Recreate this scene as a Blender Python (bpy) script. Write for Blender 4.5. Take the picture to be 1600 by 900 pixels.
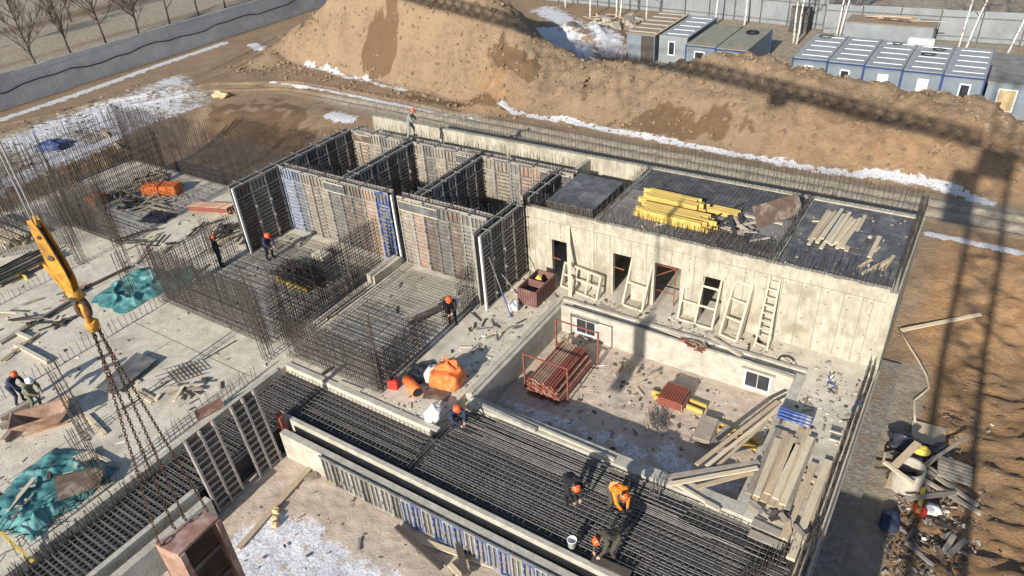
import bpy, math, random
import numpy as np
from mathutils import Vector, Matrix, Quaternion

# ------------------------------------------------------------------ camera, sky, sun, exposure
scene = bpy.context.scene
for o in list(bpy.data.objects):
    bpy.data.objects.remove(o)
COL = scene.collection
cam_data = bpy.data.cameras.new('camera')
cam_data.sensor_width = 36.0
cam_data.lens = 25.43
cam_data.clip_start = 0.1
cam_data.clip_end = 4000
camera = bpy.data.objects.new('camera', cam_data)
COL.objects.link(camera)
camera.matrix_world = Matrix((
    (0.8404285, -0.2534688, 0.4789922, 0.0),
    (0.5381972, 0.4938438, -0.6829803, 0.0),
    (-0.0634331, 0.8317883, 0.5514566, 18.5),
    (0, 0, 0, 1)))
scene.camera = camera

SUN_EL, SHADOW_AZ = math.radians(24.5), math.radians(92.0)
world = bpy.data.worlds.new('World')
scene.world = world
world.use_nodes = True
wn = world.node_tree
wn.nodes.clear()
sky = wn.nodes.new('ShaderNodeTexSky')
sky.sky_type = 'NISHITA'
sky.sun_disc = False
sky.sun_elevation = SUN_EL
sky.sun_rotation = math.radians(178.0)
sky.air_density = 1.0
sky.dust_density = 0.8
sky.ozone_density = 2.0
bg = wn.nodes.new('ShaderNodeBackground')
bg.inputs['Strength'].default_value = 0.10
wo = wn.nodes.new('ShaderNodeOutputWorld')
wn.links.new(sky.outputs[0], bg.inputs[0])
wn.links.new(bg.outputs[0], wo.inputs[0])

sun_data = bpy.data.lights.new('sun', 'SUN')
sun_data.energy = 4.6
sun_data.angle = math.radians(0.55)
sun_data.color = (1.0, 0.945, 0.86)
sun = bpy.data.objects.new('sun', sun_data)
COL.objects.link(sun)
sd = Vector((math.cos(SHADOW_AZ) * math.cos(SUN_EL), math.sin(SHADOW_AZ) * math.cos(SUN_EL), -math.sin(SUN_EL)))
sun.rotation_euler = sd.to_track_quat('-Z', 'Y').to_euler()
sun.location = (0, -40, 40)

scene.view_settings.view_transform = 'Standard'
scene.view_settings.look = 'None'
scene.view_settings.gamma = 1.0
scene.view_settings.use_curve_mapping = False
scene.view_settings.exposure = 0.55
scene.render.engine = 'CYCLES'
scene.render.resolution_x, scene.render.resolution_y = 1024, 576

# ------------------------------------------------------------------ helpers
R = random.Random(7)

def lin(h):
    h = h.lstrip('#')
    r = []
    for i in (0, 2, 4):
        c = int(h[i:i + 2], 16) / 255
        r.append(c / 12.92 if c <= .04045 else ((c + .055) / 1.055) ** 2.4)
    return (*r, 1)

def material(name, c1, c2=None, scale=4.0, rough=0.85, bump=0.0, bscale=None, metal=0.0,
             stain=None, sscale=0.7, samt=0.5, rand=0.0, stretch=None, spec=0.3, fine=0.0):
    m = bpy.data.materials.new(name)
    m.use_nodes = True
    nt = m.node_tree
    b = nt.nodes['Principled BSDF']
    b.inputs['Roughness'].default_value = rough
    b.inputs['Metallic'].default_value = metal
    b.inputs['Specular IOR Level'].default_value = spec
    tc = nt.nodes.new('ShaderNodeTexCoord')
    src = tc.outputs['Object']
    if stretch:
        mp = nt.nodes.new('ShaderNodeMapping')
        mp.inputs['Scale'].default_value = stretch
        nt.links.new(src, mp.inputs[0])
        src = mp.outputs[0]
    if c2 is None:
        c2 = tuple(x * 0.7 for x in c1[:3])
    c1 = (*c1[:3], 1)
    c2 = (*c2[:3], 1)
    n = nt.nodes.new('ShaderNodeTexNoise')
    n.inputs['Scale'].default_value = scale
    n.inputs['Detail'].default_value = 8
    n.inputs['Roughness'].default_value = 0.65
    nt.links.new(src, n.inputs['Vector'])
    rp = nt.nodes.new('ShaderNodeValToRGB')
    rp.color_ramp.elements[0].position = 0.36
    rp.color_ramp.elements[1].position = 0.64
    rp.color_ramp.elements[0].color = c2
    rp.color_ramp.elements[1].color = c1
    nt.links.new(n.outputs['Fac'], rp.inputs[0])
    out = rp.outputs[0]
    if stain:
        n2 = nt.nodes.new('ShaderNodeTexNoise')
        n2.inputs['Scale'].default_value = sscale
        n2.inputs['Detail'].default_value = 6
        n2.inputs['Roughness'].default_value = 0.6
        nt.links.new(tc.outputs['Object'], n2.inputs['Vector'])
        mr = nt.nodes.new('ShaderNodeMapRange')
        mr.inputs[1].default_value = 0.5
        mr.inputs[2].default_value = 0.66
        mr.inputs[4].default_value = samt
        nt.links.new(n2.outputs['Fac'], mr.inputs[0])
        mx = nt.nodes.new('ShaderNodeMix')
        mx.data_type = 'RGBA'
        mx.inputs['B'].default_value = (*stain[:3], 1)
        nt.links.new(mr.outputs[0], mx.inputs['Factor'])
        nt.links.new(out, mx.inputs['A'])
        out = mx.outputs['Result']
    if rand:
        oi = nt.nodes.new('ShaderNodeObjectInfo')
        mr = nt.nodes.new('ShaderNodeMapRange')
        mr.inputs[3].default_value = 1 - rand
        mr.inputs[4].default_value = 1 + rand * 0.6
        nt.links.new(oi.outputs['Random'], mr.inputs[0])
        hs = nt.nodes.new('ShaderNodeHueSaturation')
        nt.links.new(mr.outputs[0], hs.inputs['Value'])
        nt.links.new(out, hs.inputs['Color'])
        out = hs.outputs[0]
    nt.links.new(out, b.inputs['Base Color'])
    if bump:
        n3 = nt.nodes.new('ShaderNodeTexNoise')
        n3.inputs['Scale'].default_value = bscale or scale * 3
        n3.inputs['Detail'].default_value = 6
        nt.links.new(src, n3.inputs['Vector'])
        bp = nt.nodes.new('ShaderNodeBump')
        bp.inputs['Strength'].default_value = bump
        bp.inputs['Distance'].default_value = 0.05
        nt.links.new(n3.outputs['Fac'], bp.inputs['Height'])
        nt.links.new(bp.outputs[0], b.inputs['Normal'])
    return m

MAT = {}
def mk(k, *a, **kw):
    MAT[k] = material(k, *a, **kw)
    return MAT[k]

mk('concrete', (.63, .57, .455), (.48, .43, .34), scale=2.2, bump=.35, bscale=14, stain=(.27, .235, .175), sscale=.6, samt=.5)
mk('concrete_wall', (.47, .435, .345), (.32, .29, .22), scale=3.2, bump=.5, bscale=9, stain=(.235, .20, .14), sscale=.7, samt=.8, stretch=(1.3, 1.3, .45))
mk('concrete_pale', (.50, .47, .395), (.34, .315, .255), scale=2.4, bump=.3, bscale=12, stain=(.34, .30, .24), sscale=.6, samt=.4)
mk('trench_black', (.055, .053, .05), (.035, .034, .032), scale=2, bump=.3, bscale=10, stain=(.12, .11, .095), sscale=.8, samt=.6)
mk('concrete_dark', (.26, .245, .215), (.17, .16, .14), scale=1.2, bump=.3, bscale=10, stain=(.10, .09, .08), sscale=.8, samt=.5)
mk('footing', (.27, .245, .205), (.17, .15, .12), scale=5, bump=.9, bscale=8, stain=(.22, .155, .10), sscale=1.4, samt=.85)
mk('groove', (.26, .235, .18), (.20, .18, .135), scale=8)
mk('rebar', (.078, .066, .057), (.046, .04, .035), scale=3, rough=.75, metal=.2)
mk('rebar_rust', (.09, .068, .052), (.055, .043, .035), scale=4, rough=.8, metal=.1)
mk('rebar_grey', (.22, .21, .19), (.12, .115, .105), scale=4, rough=.6, metal=.3)
mk('steel_grey', (.22, .215, .205), (.13, .12, .11), scale=6, rough=.6, metal=.2, stain=(.33, .30, .25), sscale=2, samt=.6, rand=.15)
mk('steel_pale', (.42, .40, .36), (.29, .275, .245), scale=6, rough=.6, metal=.2, stain=(.25, .2, .15), sscale=2, samt=.5, rand=.1)
mk('steel_dark', (.09, .085, .08), (.05, .05, .048), scale=5, rough=.6, metal=.3, stain=(.2, .17, .13), sscale=2, samt=.5)
mk('steel_blue', (.05, .10, .31), (.035, .065, .18), scale=5, rough=.5, stain=(.33, .32, .29), sscale=3.5, samt=.85)
mk('steel_bluegrey', (.22, .27, .36), (.15, .17, .21), scale=5, rough=.55, stain=(.42, .4, .36), sscale=2, samt=.6)
mk('steel_yellow', (.62, .31, .045), (.46, .22, .03), scale=6, rough=.55, stain=(.16, .09, .035), sscale=4, samt=.8, spec=.4)
mk('steel_red', (.30, .085, .055), (.19, .06, .042), scale=6, rough=.65, stain=(.17, .10, .07), sscale=3, samt=.8)
mk('steel_rust', (.36, .23, .16), (.23, .13, .09), scale=3, rough=.8, stain=(.50, .36, .27), sscale=1.3, samt=.7, bump=.2)
mk('rust_pink', (.34, .19, .15), (.22, .12, .095), scale=3, rough=.75, stain=(.5, .4, .34), sscale=2.2, samt=.7)
mk('chain', (.17, .10, .06), (.07, .05, .04), scale=9, rough=.6, metal=.5)
mk('ply_grey', (.19, .175, .15), (.12, .11, .095), scale=3, stain=(.36, .32, .26), sscale=1.2, samt=.7, rand=.2)
mk('ply_tan', (.29, .24, .17), (.185, .15, .105), scale=3, stain=(.42, .38, .31), sscale=1.4, samt=.7, rand=.15)
mk('ply_orange', (.38, .235, .155), (.27, .165, .11), scale=3, stain=(.42, .36, .29), sscale=1.4, samt=.7, rand=.12)
mk('ply_brown', (.165, .112, .082), (.10, .07, .053), scale=3, stain=(.36, .31, .25), sscale=1.4, samt=.6, rand=.2)
mk('ply_dark', (.135, .135, .138), (.075, .075, .078), scale=3.2, rough=.6, stain=(.21, .205, .19), sscale=1.3, samt=.8, spec=.2)
mk('ply_blue', (.25, .28, .34), (.18, .20, .25), scale=3, stain=(.46, .44, .4), sscale=1.6, samt=.7, rand=.1)
mk('wood', (.56, .44, .29), (.42, .32, .20), scale=3, stretch=(1, 9, 9), rand=.16, stain=(.33, .28, .21), sscale=1.2, samt=.5)
mk('wood_pale', (.66, .56, .40), (.52, .42, .28), scale=3, stretch=(1, 9, 9), rand=.12, stain=(.42, .35, .25), sscale=1.5, samt=.4)
mk('wood_grey', (.36, .31, .25), (.25, .21, .165), scale=3, stretch=(1, 9, 9), rand=.18, stain=(.46, .4, .31), sscale=1.5, samt=.5)
mk('wood_dark', (.10, .08, .065), (.06, .05, .042), scale=3, stretch=(1, 9, 9), rand=.15)
mk('wood_white', (.56, .50, .39), (.44, .38, .28), scale=4, stretch=(1, 8, 8), rand=.08, stain=(.4, .36, .28), sscale=2, samt=.4)
mk('beam_yellow', (.64, .46, .13), (.50, .35, .09), scale=3, stretch=(1, 7, 7), rand=.12, rough=.6)
mk('bag_orange', (.80, .20, .05), (.62, .14, .035), scale=6, rough=.65, bump=.8, bscale=7, stain=(.78, .33, .14), sscale=3, samt=.6)
mk('bag_white', (.78, .77, .74), (.62, .61, .58), scale=5, rough=.6, bump=.4, bscale=8)
mk('tarp_teal', (.095, .255, .245), (.05, .16, .16), scale=3.5, rough=.55, bump=.7, bscale=4, stain=(.19, .42, .39), sscale=2.0, samt=.6)
mk('tarp_black', (.05, .055, .07), (.03, .032, .04), scale=3, rough=.4, bump=.5, bscale=3)
mk('plastic_red', (.58, .05, .035), (.55, .04, .025), scale=4, rough=.45)
mk('hull_brown', (.20, .10, .085), (.13, .065, .055), scale=4, stretch=(6, 6, .5), stain=(.3, .2, .16), sscale=2, samt=.4)
mk('steel_white', (.70, .70, .67), (.58, .57, .54), scale=5, rough=.5)
mk('container_blue', (.035, .065, .20), (.028, .05, .15), scale=5, rough=.5)
mk('container_grey', (.215, .25, .275), (.17, .20, .225), scale=2, rough=.55, stain=(.17, .2, .24), sscale=.8, samt=.4, rand=.06)
mk('container_roof', (.33, .345, .34), (.26, .27, .265), scale=1.5, rough=.6, stain=(.2, .2, .19), sscale=.8, samt=.5, rand=.06)
mk('roof_moss', (.27, .26, .19), (.19, .19, .15), scale=1.3, rough=.8, stain=(.32, .25, .14), sscale=.6, samt=.5)
mk('roof_wood', (.30, .24, .175), (.22, .17, .12), scale=3, rough=.85)
mk('galvanised', (.62, .605, .575), (.52, .505, .48), scale=.8, rough=.6, metal=0, stain=(.36, .37, .37), sscale=.25, samt=.5)
mk('galvanised_pale', (.285, .305, .31), (.22, .235, .24), scale=.8, rough=.55, metal=.15, stain=(.3, .31, .31), sscale=.3, samt=.4)
mk('glass', (.04, .045, .05), (.03, .03, .035), scale=2, rough=.1, spec=.6)
mk('frame_white', (.80, .80, .78), (.74, .74, .72), scale=3, rough=.5)
mk('bark', (.20, .155, .12), (.13, .10, .075), scale=6, rough=.9)
mk('bark_birch', (.72, .69, .63), (.60, .56, .50), scale=3, rough=.8, stain=(.06, .05, .045), sscale=3.5, samt=.9)
mk('twig', (.19, .14, .10), (.13, .095, .07), scale=4, rough=.9)
mk('rubble', (.30, .27, .23), (.2, .17, .14), scale=3, rand=.1, bump=.4)
mk('skin', (.50, .30, .21), (.44, .26, .18), scale=6, rough=.6)
mk('boot', (.03, .028, .026), (.02, .02, .02), scale=5, rough=.6)
mk('cloth_navy', (.035, .045, .085), (.025, .03, .055), scale=9, rough=.9, bump=.3)
mk('cloth_black', (.025, .027, .028), (.018, .018, .02), scale=9, rough=.9, bump=.3)
mk('cloth_olive', (.085, .08, .055), (.055, .052, .038), scale=9, rough=.9, bump=.3)
mk('cloth_khaki', (.20, .20, .13), (.14, .14, .09), scale=9, rough=.9, bump=.3)
mk('cloth_grey', (.30, .30, .27), (.16, .165, .15), scale=12, rough=.9, bump=.3)
mk('cloth_orange', (.90, .27, .03), (.75, .2, .02), scale=9, rough=.8, bump=.3)
mk('helmet_orange', (.85, .13, .03), (.75, .10, .025), scale=3, rough=.35, spec=.5)
mk('helmet_white', (.82, .82, .8), (.75, .75, .73), scale=3, rough=.35, spec=.5)
mk('stripe', (.85, .50, .22), (.8, .42, .16), scale=5, rough=.4)
mk('paper', (.72, .70, .66), (.55, .53, .5), scale=5, rough=.8)
mk('osb', (.62, .46, .26), (.50, .36, .19), scale=9, rough=.85)
mk('yellow_foam', (.80, .62, .10), (.68, .5, .08), scale=6, rough=.8)
mk('crane_yellow', (.70, .42, .06), (.6, .34, .05), scale=2, rough=.5)
mk('crane_weight', (.40, .39, .37), (.3, .29, .27), scale=2)
mk('wire', (.4, .4, .4), (.3, .3, .3), scale=2, rough=.4, metal=.6)
mk('cable_black', (.02, .02, .022), (.015, .015, .017), scale=2, rough=.6)

class MB:
    """collects boxes, bars and tubes in world coordinates; build() links them as one mesh object"""
    def __init__(s):
        s.v, s.f, s.m = [], [], []
    def add(s, vs, fs, m=0):
        n = len(s.v)
        s.v.extend(vs)
        for f in fs:
            s.f.append(tuple(i + n for i in f))
            s.m.append(m)
        return s
    def bx(s, x0, x1, y0, y1, z0, z1, m=0):
        return s.add([(x0, y0, z0), (x1, y0, z0), (x1, y1, z0), (x0, y1, z0), (x0, y0, z1), (x1, y0, z1), (x1, y1, z1), (x0, y1, z1)],
                     [(0, 3, 2, 1), (4, 5, 6, 7), (0, 1, 5, 4), (1, 2, 6, 5), (2, 3, 7, 6), (3, 0, 4, 7)], m)
    def obx(s, c, d, rz=0, m=0, tilt=None):
        q = Matrix.Rotation(rz, 3, 'Z')
        if tilt:
            q = q @ Matrix.Rotation(tilt[0], 3, 'X') @ Matrix.Rotation(tilt[1], 3, 'Y')
        vs = []
        for z in (-.5, .5):
            for x, y in ((-.5, -.5), (.5, -.5), (.5, .5), (-.5, .5)):
                p = q @ Vector((x * d[0], y * d[1], z * d[2]))
                vs.append((p.x + c[0], p.y + c[1], p.z + c[2]))
        return s.add(vs, [(0, 3, 2, 1), (4, 5, 6, 7), (0, 1, 5, 4), (1, 2, 6, 5), (2, 3, 7, 6), (3, 0, 4, 7)], m)
    def bar(s, a, b, w, h, m=0, up=(0, 0, 1)):
        a, b = Vector(a), Vector(b)
        d = (b - a).normalized()
        u = Vector(up)
        sd_ = d.cross(u)
        if sd_.length < 1e-4:
            sd_ = d.cross(Vector((0, 1, 0)))
        sd_.normalize()
        u = sd_.cross(d)
        vs = []
        for p in (a, b):
            for i, j in ((-1, -1), (1, -1), (1, 1), (-1, 1)):
                vs.append(tuple(p + sd_ * (i * w / 2) + u * (j * h / 2)))
        return s.add(vs, [(0, 1, 2, 3), (7, 6, 5, 4), (0, 4, 5, 1), (1, 5, 6, 2), (2, 6, 7, 3), (3, 7, 4, 0)], m)
    def rod(s, a, b, r, m=0):
        ax, ay, az = a
        bx_, by, bz = b
        dx, dy, dz = bx_ - ax, by - ay, bz - az
        if abs(dz) >= abs(dx) and abs(dz) >= abs(dy):
            o = ((r, 0, 0), (0, r, 0), (-r, 0, 0), (0, -r, 0))
        elif abs(dx) >= abs(dy):
            o = ((0, r, 0), (0, 0, r), (0, -r, 0), (0, 0, -r))
        else:
            o = ((0, 0, r), (r, 0, 0), (0, 0, -r), (-r, 0, 0))
        vs = [(ax + i, ay + j, az + k) for i, j, k in o] + [(bx_ + i, by + j, bz + k) for i, j, k in o]
        return s.add(vs, [(0, 1, 5, 4), (1, 2, 6, 5), (2, 3, 7, 6), (3, 0, 4, 7), (7, 6, 5, 4)], m)
    def tube(s, pts, rs, n=6, m=0, cap=True):
        pts = [Vector(p) for p in pts]
        if not isinstance(rs, (list, tuple)):
            rs = [rs] * len(pts)
        rings = []
        u = None
        for i, p in enumerate(pts):
            d = (pts[min(i + 1, len(pts) - 1)] - pts[max(i - 1, 0)]).normalized()
            if u is None:
                u = d.orthogonal().normalized()
            else:
                u = (u - d * u.dot(d))
                u = u.normalized() if u.length > 1e-5 else d.orthogonal().normalized()
            w = d.cross(u)
            rings.append([tuple(p + (u * math.cos(2 * math.pi * k / n) + w * math.sin(2 * math.pi * k / n)) * rs[i]) for k in range(n)])
        vs = [v for r_ in rings for v in r_]
        fs = []
        for i in range(len(pts) - 1):
            for k in range(n):
                fs.append((i * n + k, i * n + (k + 1) % n, (i + 1) * n + (k + 1) % n, (i + 1) * n + k))
        if cap:
            fs.append(tuple(reversed(range(n))))
            fs.append(tuple((len(pts) - 1) * n + k for k in range(n)))
        return s.add(vs, fs, m)
    def lathe(s, c, prof, n=12, m=0):
        vs, fs = [], []
        for r, z in prof:
            for k in range(n):
                a = 2 * math.pi * k / n
                vs.append((c[0] + r * math.cos(a), c[1] + r * math.sin(a), c[2] + z))
        for i in range(len(prof) - 1):
            for k in range(n):
                fs.append((i * n + k, i * n + (k + 1) % n, (i + 1) * n + (k + 1) % n, (i + 1) * n + k))
        return s.add(vs, fs, m)
    def mesh(s, name):
        me = bpy.data.meshes.new(name)
        me.from_pydata(s.v, [], s.f)
        return me
    def build(s, name, mats, parent=None, smooth=False, origin=None):
        if isinstance(mats, str):
            mats = [mats]
        v = np.array(s.v, dtype=float).reshape(-1, 3)
        if parent is not None:
            off = np.array(world_loc(parent))
        elif origin is not None:
            off = np.array(origin, dtype=float)
        else:
            off = np.array([(v[:, 0].min() + v[:, 0].max()) / 2, (v[:, 1].min() + v[:, 1].max()) / 2, v[:, 2].min()])
        me = bpy.data.meshes.new(name)
        me.from_pydata((v - off).tolist(), [], s.f)
        for k in mats:
            me.materials.append(MAT[k])
        if len(mats) > 1:
            me.polygons.foreach_set('material_index', s.m)
        if smooth:
            me.polygons.foreach_set('use_smooth', [True] * len(me.polygons))
        me.update()
        o = bpy.data.objects.new(name, me)
        COL.objects.link(o)
        if parent is not None:
            o.parent = parent
        else:
            o.location = off.tolist()
        return o

def world_loc(o):
    p = Vector(o.location)
    while o.parent:
        o = o.parent
        p = p + Vector(o.location)
    return tuple(p)

def tag(o, label=None, cat=None, group=None, kind=None):
    if label: o['label'] = label
    if cat: o['category'] = cat
    if group: o['group'] = group
    if kind: o['kind'] = kind
    return o

def thing(name, label, cat, loc=(0, 0, 0), group=None, rz=0):
    o = bpy.data.objects.new(name, None)
    o.empty_display_size = .2
    COL.objects.link(o)
    o.location = loc
    o.rotation_euler = (0, 0, rz)
    return tag(o, label, cat, group)

def structure(o):
    o['kind'] = 'structure'
    return o

def stuff(o, label=None, cat=None):
    o['kind'] = 'stuff'
    return tag(o, label, cat)

def copy_tree(o, parent=None):
    c = o.copy()
    COL.objects.link(c)
    c.parent = parent
    for ch in list(o.children):
        copy_tree(ch, c)
    return c

BOXMESH = {}
def plank(a, b, w=.15, h=.05, mat='wood', parent=None, name='plank', roll=0.0):
    """a board from a to b as an object of its own, its length along local X"""
    a, b = Vector(a), Vector(b)
    L = round((b - a).length, 2)
    key = (L, w, h, mat)
    if key not in BOXMESH:
        mb = MB()
        mb.bx(-L / 2, L / 2, -w / 2, w / 2, -h / 2, h / 2)
        me = mb.mesh(name)
        me.materials.append(MAT[mat])
        BOXMESH[key] = me
    o = bpy.data.objects.new(name, BOXMESH[key])
    COL.objects.link(o)
    d = (b - a).normalized()
    q = d.to_track_quat('X', 'Z') @ Quaternion((1, 0, 0), roll)
    mid = (a + b) / 2
    if parent is not None:
        o.parent = parent
        mid = mid - Vector(world_loc(parent))
    o.location = mid
    o.rotation_mode = 'QUATERNION'
    o.rotation_quaternion = q
    return o

def box_at(name, mat, x0, x1, y0, y1, z0, z1, parent=None):
    return MB().bx(x0, x1, y0, y1, z0, z1).build(name, mat, parent)

def noise2(x, y, seed=0):
    """value noise on numpy arrays"""
    xi, yi = np.floor(x).astype(np.int64), np.floor(y).astype(np.int64)
    xf, yf = x - xi, y - yi
    xf, yf = xf * xf * (3 - 2 * xf), yf * yf * (3 - 2 * yf)
    def h(i, j):
        n = (i * 374761393 + j * 668265263 + seed * 974634777) & 0x7fffffff
        n = ((n ^ (n >> 13)) * 1274126177) & 0x7fffffff
        return ((n ^ (n >> 16)) & 0xffff) / 65535.0
    return (h(xi, yi) * (1 - xf) + h(xi + 1, yi) * xf) * (1 - yf) + (h(xi, yi + 1) * (1 - xf) + h(xi + 1, yi + 1) * xf) * yf
def fbm(x, y, oct_=4, seed=0):
    t, a, s = 0, 1, 0
    for k in range(oct_):
        t = t + a * noise2(x * 2 ** k, y * 2 ** k, seed + k)
        s += a
        a *= .5
    return t / s
def sstep(a, b, x):
    t = np.clip((x - a) / (b - a), 0, 1)
    return t * t * (3 - 2 * t)
def dist_poly(X, Y, pts):
    d = np.full(X.shape, 1e9)
    for (x0, y0), (x1, y1) in zip(pts[:-1], pts[1:]):
        dx, dy = x1 - x0, y1 - y0
        t = np.clip(((X - x0) * dx + (Y - y0) * dy) / (dx * dx + dy * dy), 0, 1)
        d = np.minimum(d, np.hypot(X - x0 - t * dx, Y - y0 - t * dy))
    return d

# ------------------------------------------------------------------ terrain
def axis(lo, hi, step, far_lo, far_hi):
    a = np.arange(lo, hi + 1e-6, step)
    l, r = [], []
    s, x = step, lo
    while x > far_lo:
        s *= 1.22
        x -= s
        l.append(x)
    s, x = step, hi
    while x < far_hi:
        s *= 1.22
        x += s
        r.append(x)
    return np.concatenate([np.array(l[::-1]), a, np.array(r)])

RIDGE = np.array([(-75, 0), (-62, 0), (-60, .5), (-57, 2.2), (-54, 3.7), (-50, 5.8), (-46, 7.2), (-42, 8.0), (-38, 7.8), (-34.5, 6.9), (-32, 5.2),
                  (-30, 3.9), (-27, 2.7), (-23, 2.5), (-20, 2.75), (-17.5, 3.3), (-15.5, 3.9), (-13, 4.0), (-10.5, 3.7), (-8, 3.3),
                  (-6.2, 3.15), (-4.4, 2.75), (-2.5, 3.0), (-.6, 3.0), (1.0, 2.4), (2.6, 1.9), (4.5, 1.7), (9, 1.4), (25, .8), (40, 0)])
def ground_z(X, Y):
    z = 0.10 * (fbm(X * .35, Y * .35, 4, 3) - .5)
    # the long spoil heap behind the building
    h = np.interp(X + 1.0 * (fbm(X * .4, Y * .4, 2, 55) - .5), RIDGE[:, 0], RIDGE[:, 1])
    toe = 41.2 + np.interp(X, [-64, -52, -40, -30, -18, 4], [6.0, 4.0, 2.6, 1.5, .5, 0.2]) + 1.1 * (fbm(X * .3, Y * .1, 3, 9) - .5)
    crest = 48.0 + .8 * (fbm(X * .2, Y * 0, 3, 21) - .5)
    back = crest + 1.5 + h * 1.35
    up = np.clip((Y - toe) / (crest - toe), 0, 1)
    prof = np.where(Y <= crest, np.sin(up * math.pi / 2) ** 1.25, 1 - sstep(0, 1, (Y - crest) / (back - crest)))
    heap = h * prof
    rough = (fbm(X * 2.4 + .4 * Y, Y * .55, 3, 43) - .5) * .45 + (fbm(X * .55, Y * .55, 4, 31) - .5) * .9 + (fbm(X * 1.6, Y * 1.1, 4, 37) - .5) * .5 + (fbm(X * 3.6, Y * 2.4, 2, 39) - .5) * .16
    z = z + heap + rough * np.clip(heap * .8, 0, 1)
    # small slumped cone on the face of the heap
    for cx, cy, r, hh in ((-30.7, 43.4, 2.6, 1.5), (-57.5, 45.2, 2.4, .8), (-24, 44, 2.2, .7), (-3.6, 43.5, 2.3, .9), (-9, 43.2, 2.0, .6)):
        d = np.hypot(X - cx, (Y - cy) * .9) / r
        z = z + hh * np.clip(1 - d, 0, 1) ** 1.2
    # snowy rough mound behind the heap's low saddle
    d = np.hypot((X + 33) / 7, (Y - 60) / 6)
    z = z + 1.6 * np.clip(1 - d, 0, 1) * (0.7 + fbm(X * .8, Y * .8, 3, 5))
    # the excavation
    wob = 1.2 * (fbm(X * .25, Y * .25, 3, 61) - .5)
    sx0 = sstep(0, 1, (X + wob + 53.2) / 3.6)
    sx1 = 1 - sstep(0, 1, (X + wob * .6 - 3.0) / 6.0)
    sy1 = 1 - sstep(0, 1, (Y + wob - np.interp(X, [-52, -46, -40, -6, 0, 6], [29, 29, 30.2, 30.5, 27.5, 27.5])) / np.interp(X, [-52, -46, -6, 0], [5.5, 7.2, 6.4, 8.8]))
    pit = np.minimum(np.minimum(sx0, sx1), sy1)
    pitz = -1.62 + .12 * (fbm(X * .6, Y * .6, 3, 71) - .5)
    rgh = (fbm(X * .9, Y * .9, 4, 81) - .5) * .55
    slope = np.clip(pit * (1 - pit) * 4, 0, 1)
    z = z * (1 - pit) + pitz * pit + rgh * slope
    # clods on the right-hand pit floor
    cl = sstep(.8, 2.2, X) * (1 - sstep(35, 37, Y)) * sstep(-60, -59, X)
    z = z + cl * ((fbm(X * .6 + Y * .4, Y * 1.1, 4, 91) - .5) * .45 + np.abs(fbm(X * 1.1 + Y * .9, Y * 2.6, 4, 97) - .5) * .7 - .1)
    # ruts of the track
    for pts, wd, dp in (([(-66, 22), (-62, 30), (-57, 38), (-50, 41.2), (-40, 41.0), (-30, 40.2), (-15, 39.8), (4, 39.4)], .22, .13),
                        ([(-64, 20), (-60, 29), (-55.5, 36.6), (-49, 39.6), (-40, 39.5), (-30, 39.0), (-15, 38.6), (4, 38.2)], .22, .13),
                        ([(-60, 34), (-60.5, 40), (-62, 46), (-64, 52)], .25, .16), ([(-58, 36), (-58.5, 42), (-60.2, 47), (-62.5, 53)], .25, .16),
                        ([(-63, 30), (-59, 36), (-54, 39.2), (-48, 40.4)], .2, .10)):
        dd = dist_poly(X + .25 * (fbm(X * .5, Y * .5, 2, 15) - .5), Y, pts)
        z = z - dp * np.exp(-(dd / wd) ** 2) + dp * .7 * np.exp(-((dd - .42) / wd) ** 2)
    return z

gx = axis(-72, 8, .18, -1500, 1500)
gy = axis(12, 62, .18, -1500, 1700)
GX, GY = np.meshgrid(gx, gy)
GZ = ground_z(GX, GY)
SNOWLINES = [
    ([(-53.00, 45.34, 0)[:2], (-50.06, 45.03, 0)[:2], (-46.84, 44.13, 0)[:2], (-44.29, 44.19, 0)[:2], (-41.90, 43.52, 0)[:2], (-39.59, 43.40, 0)[:2]], .36),
    ([(-64.30, 48.75, 0)[:2], (-61.67, 47.73, 0)[:2]], .8),
    ([(-52.06, 40.42, 0)[:2], (-46.59, 40.79, 0)[:2], (-42.06, 40.58, 0)[:2], (-37.76, 40.27, 0)[:2], (-33.34, 40.18, 0)[:2], (-30.11, 40.14, 0)[:2]], .38),
    ([(-29.47, 42.52, 0)[:2], (-26.87, 42.34, 0)[:2], (-24.66, 42.18, 0)[:2]], .4),
    ([(-24.79, 42.40, 0)[:2], (-21.09, 42.03, 0)[:2], (-18.22, 41.92, 0)[:2], (-15.49, 41.72, 0)[:2], (-12.50, 41.50, 0)[:2], (-9.02, 41.51, 0)[:2]], .4),
    ([(-9.18, 41.44, 0)[:2], (-6.46, 41.40, 0)[:2], (-4.76, 41.52, 0)[:2], (-2.18, 41.81, 0)[:2], (-0.28, 41.56, 0)[:2], (1.70, 40.85, 0)[:2]], .5),
    ([(-0.46, 36.28, 0)[:2], (0.86, 36.24, 0)[:2], (2.44, 36.16, 0)[:2], (3.46, 36.02, 0)[:2]], .35),
    ([(-66.73, 23.52, 0)[:2], (-66.86, 27.77, 0)[:2], (-66.91, 31.22, 0)[:2], (-67.17, 35.08, 0)[:2], (-67.75, 40.92, 0)[:2], (-67.91, 47.99, 0)[:2]], .75),
    ([(-52.81, 17.70, 0)[:2], (-53.36, 20.55, 0)[:2], (-52.88, 24.03, 0)[:2], (-53.44, 26.40, 0)[:2]], .9),
    ([(-41.05, 36.65, 0)[:2], (-39.28, 36.53, 0)[:2]], 1.0),
    ([(-40.69, 60.57, 3)[:2], (-34.89, 57.90, 2)[:2], (-30.43, 55.70, 1)[:2]], 3.0),
    ([(-42.63, 70.89, 0)[:2], (-31.99, 62.33, 0)[:2], (-28.02, 58.25, 0)[:2]], 2.0),
]
snow = np.zeros_like(GX)
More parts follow.
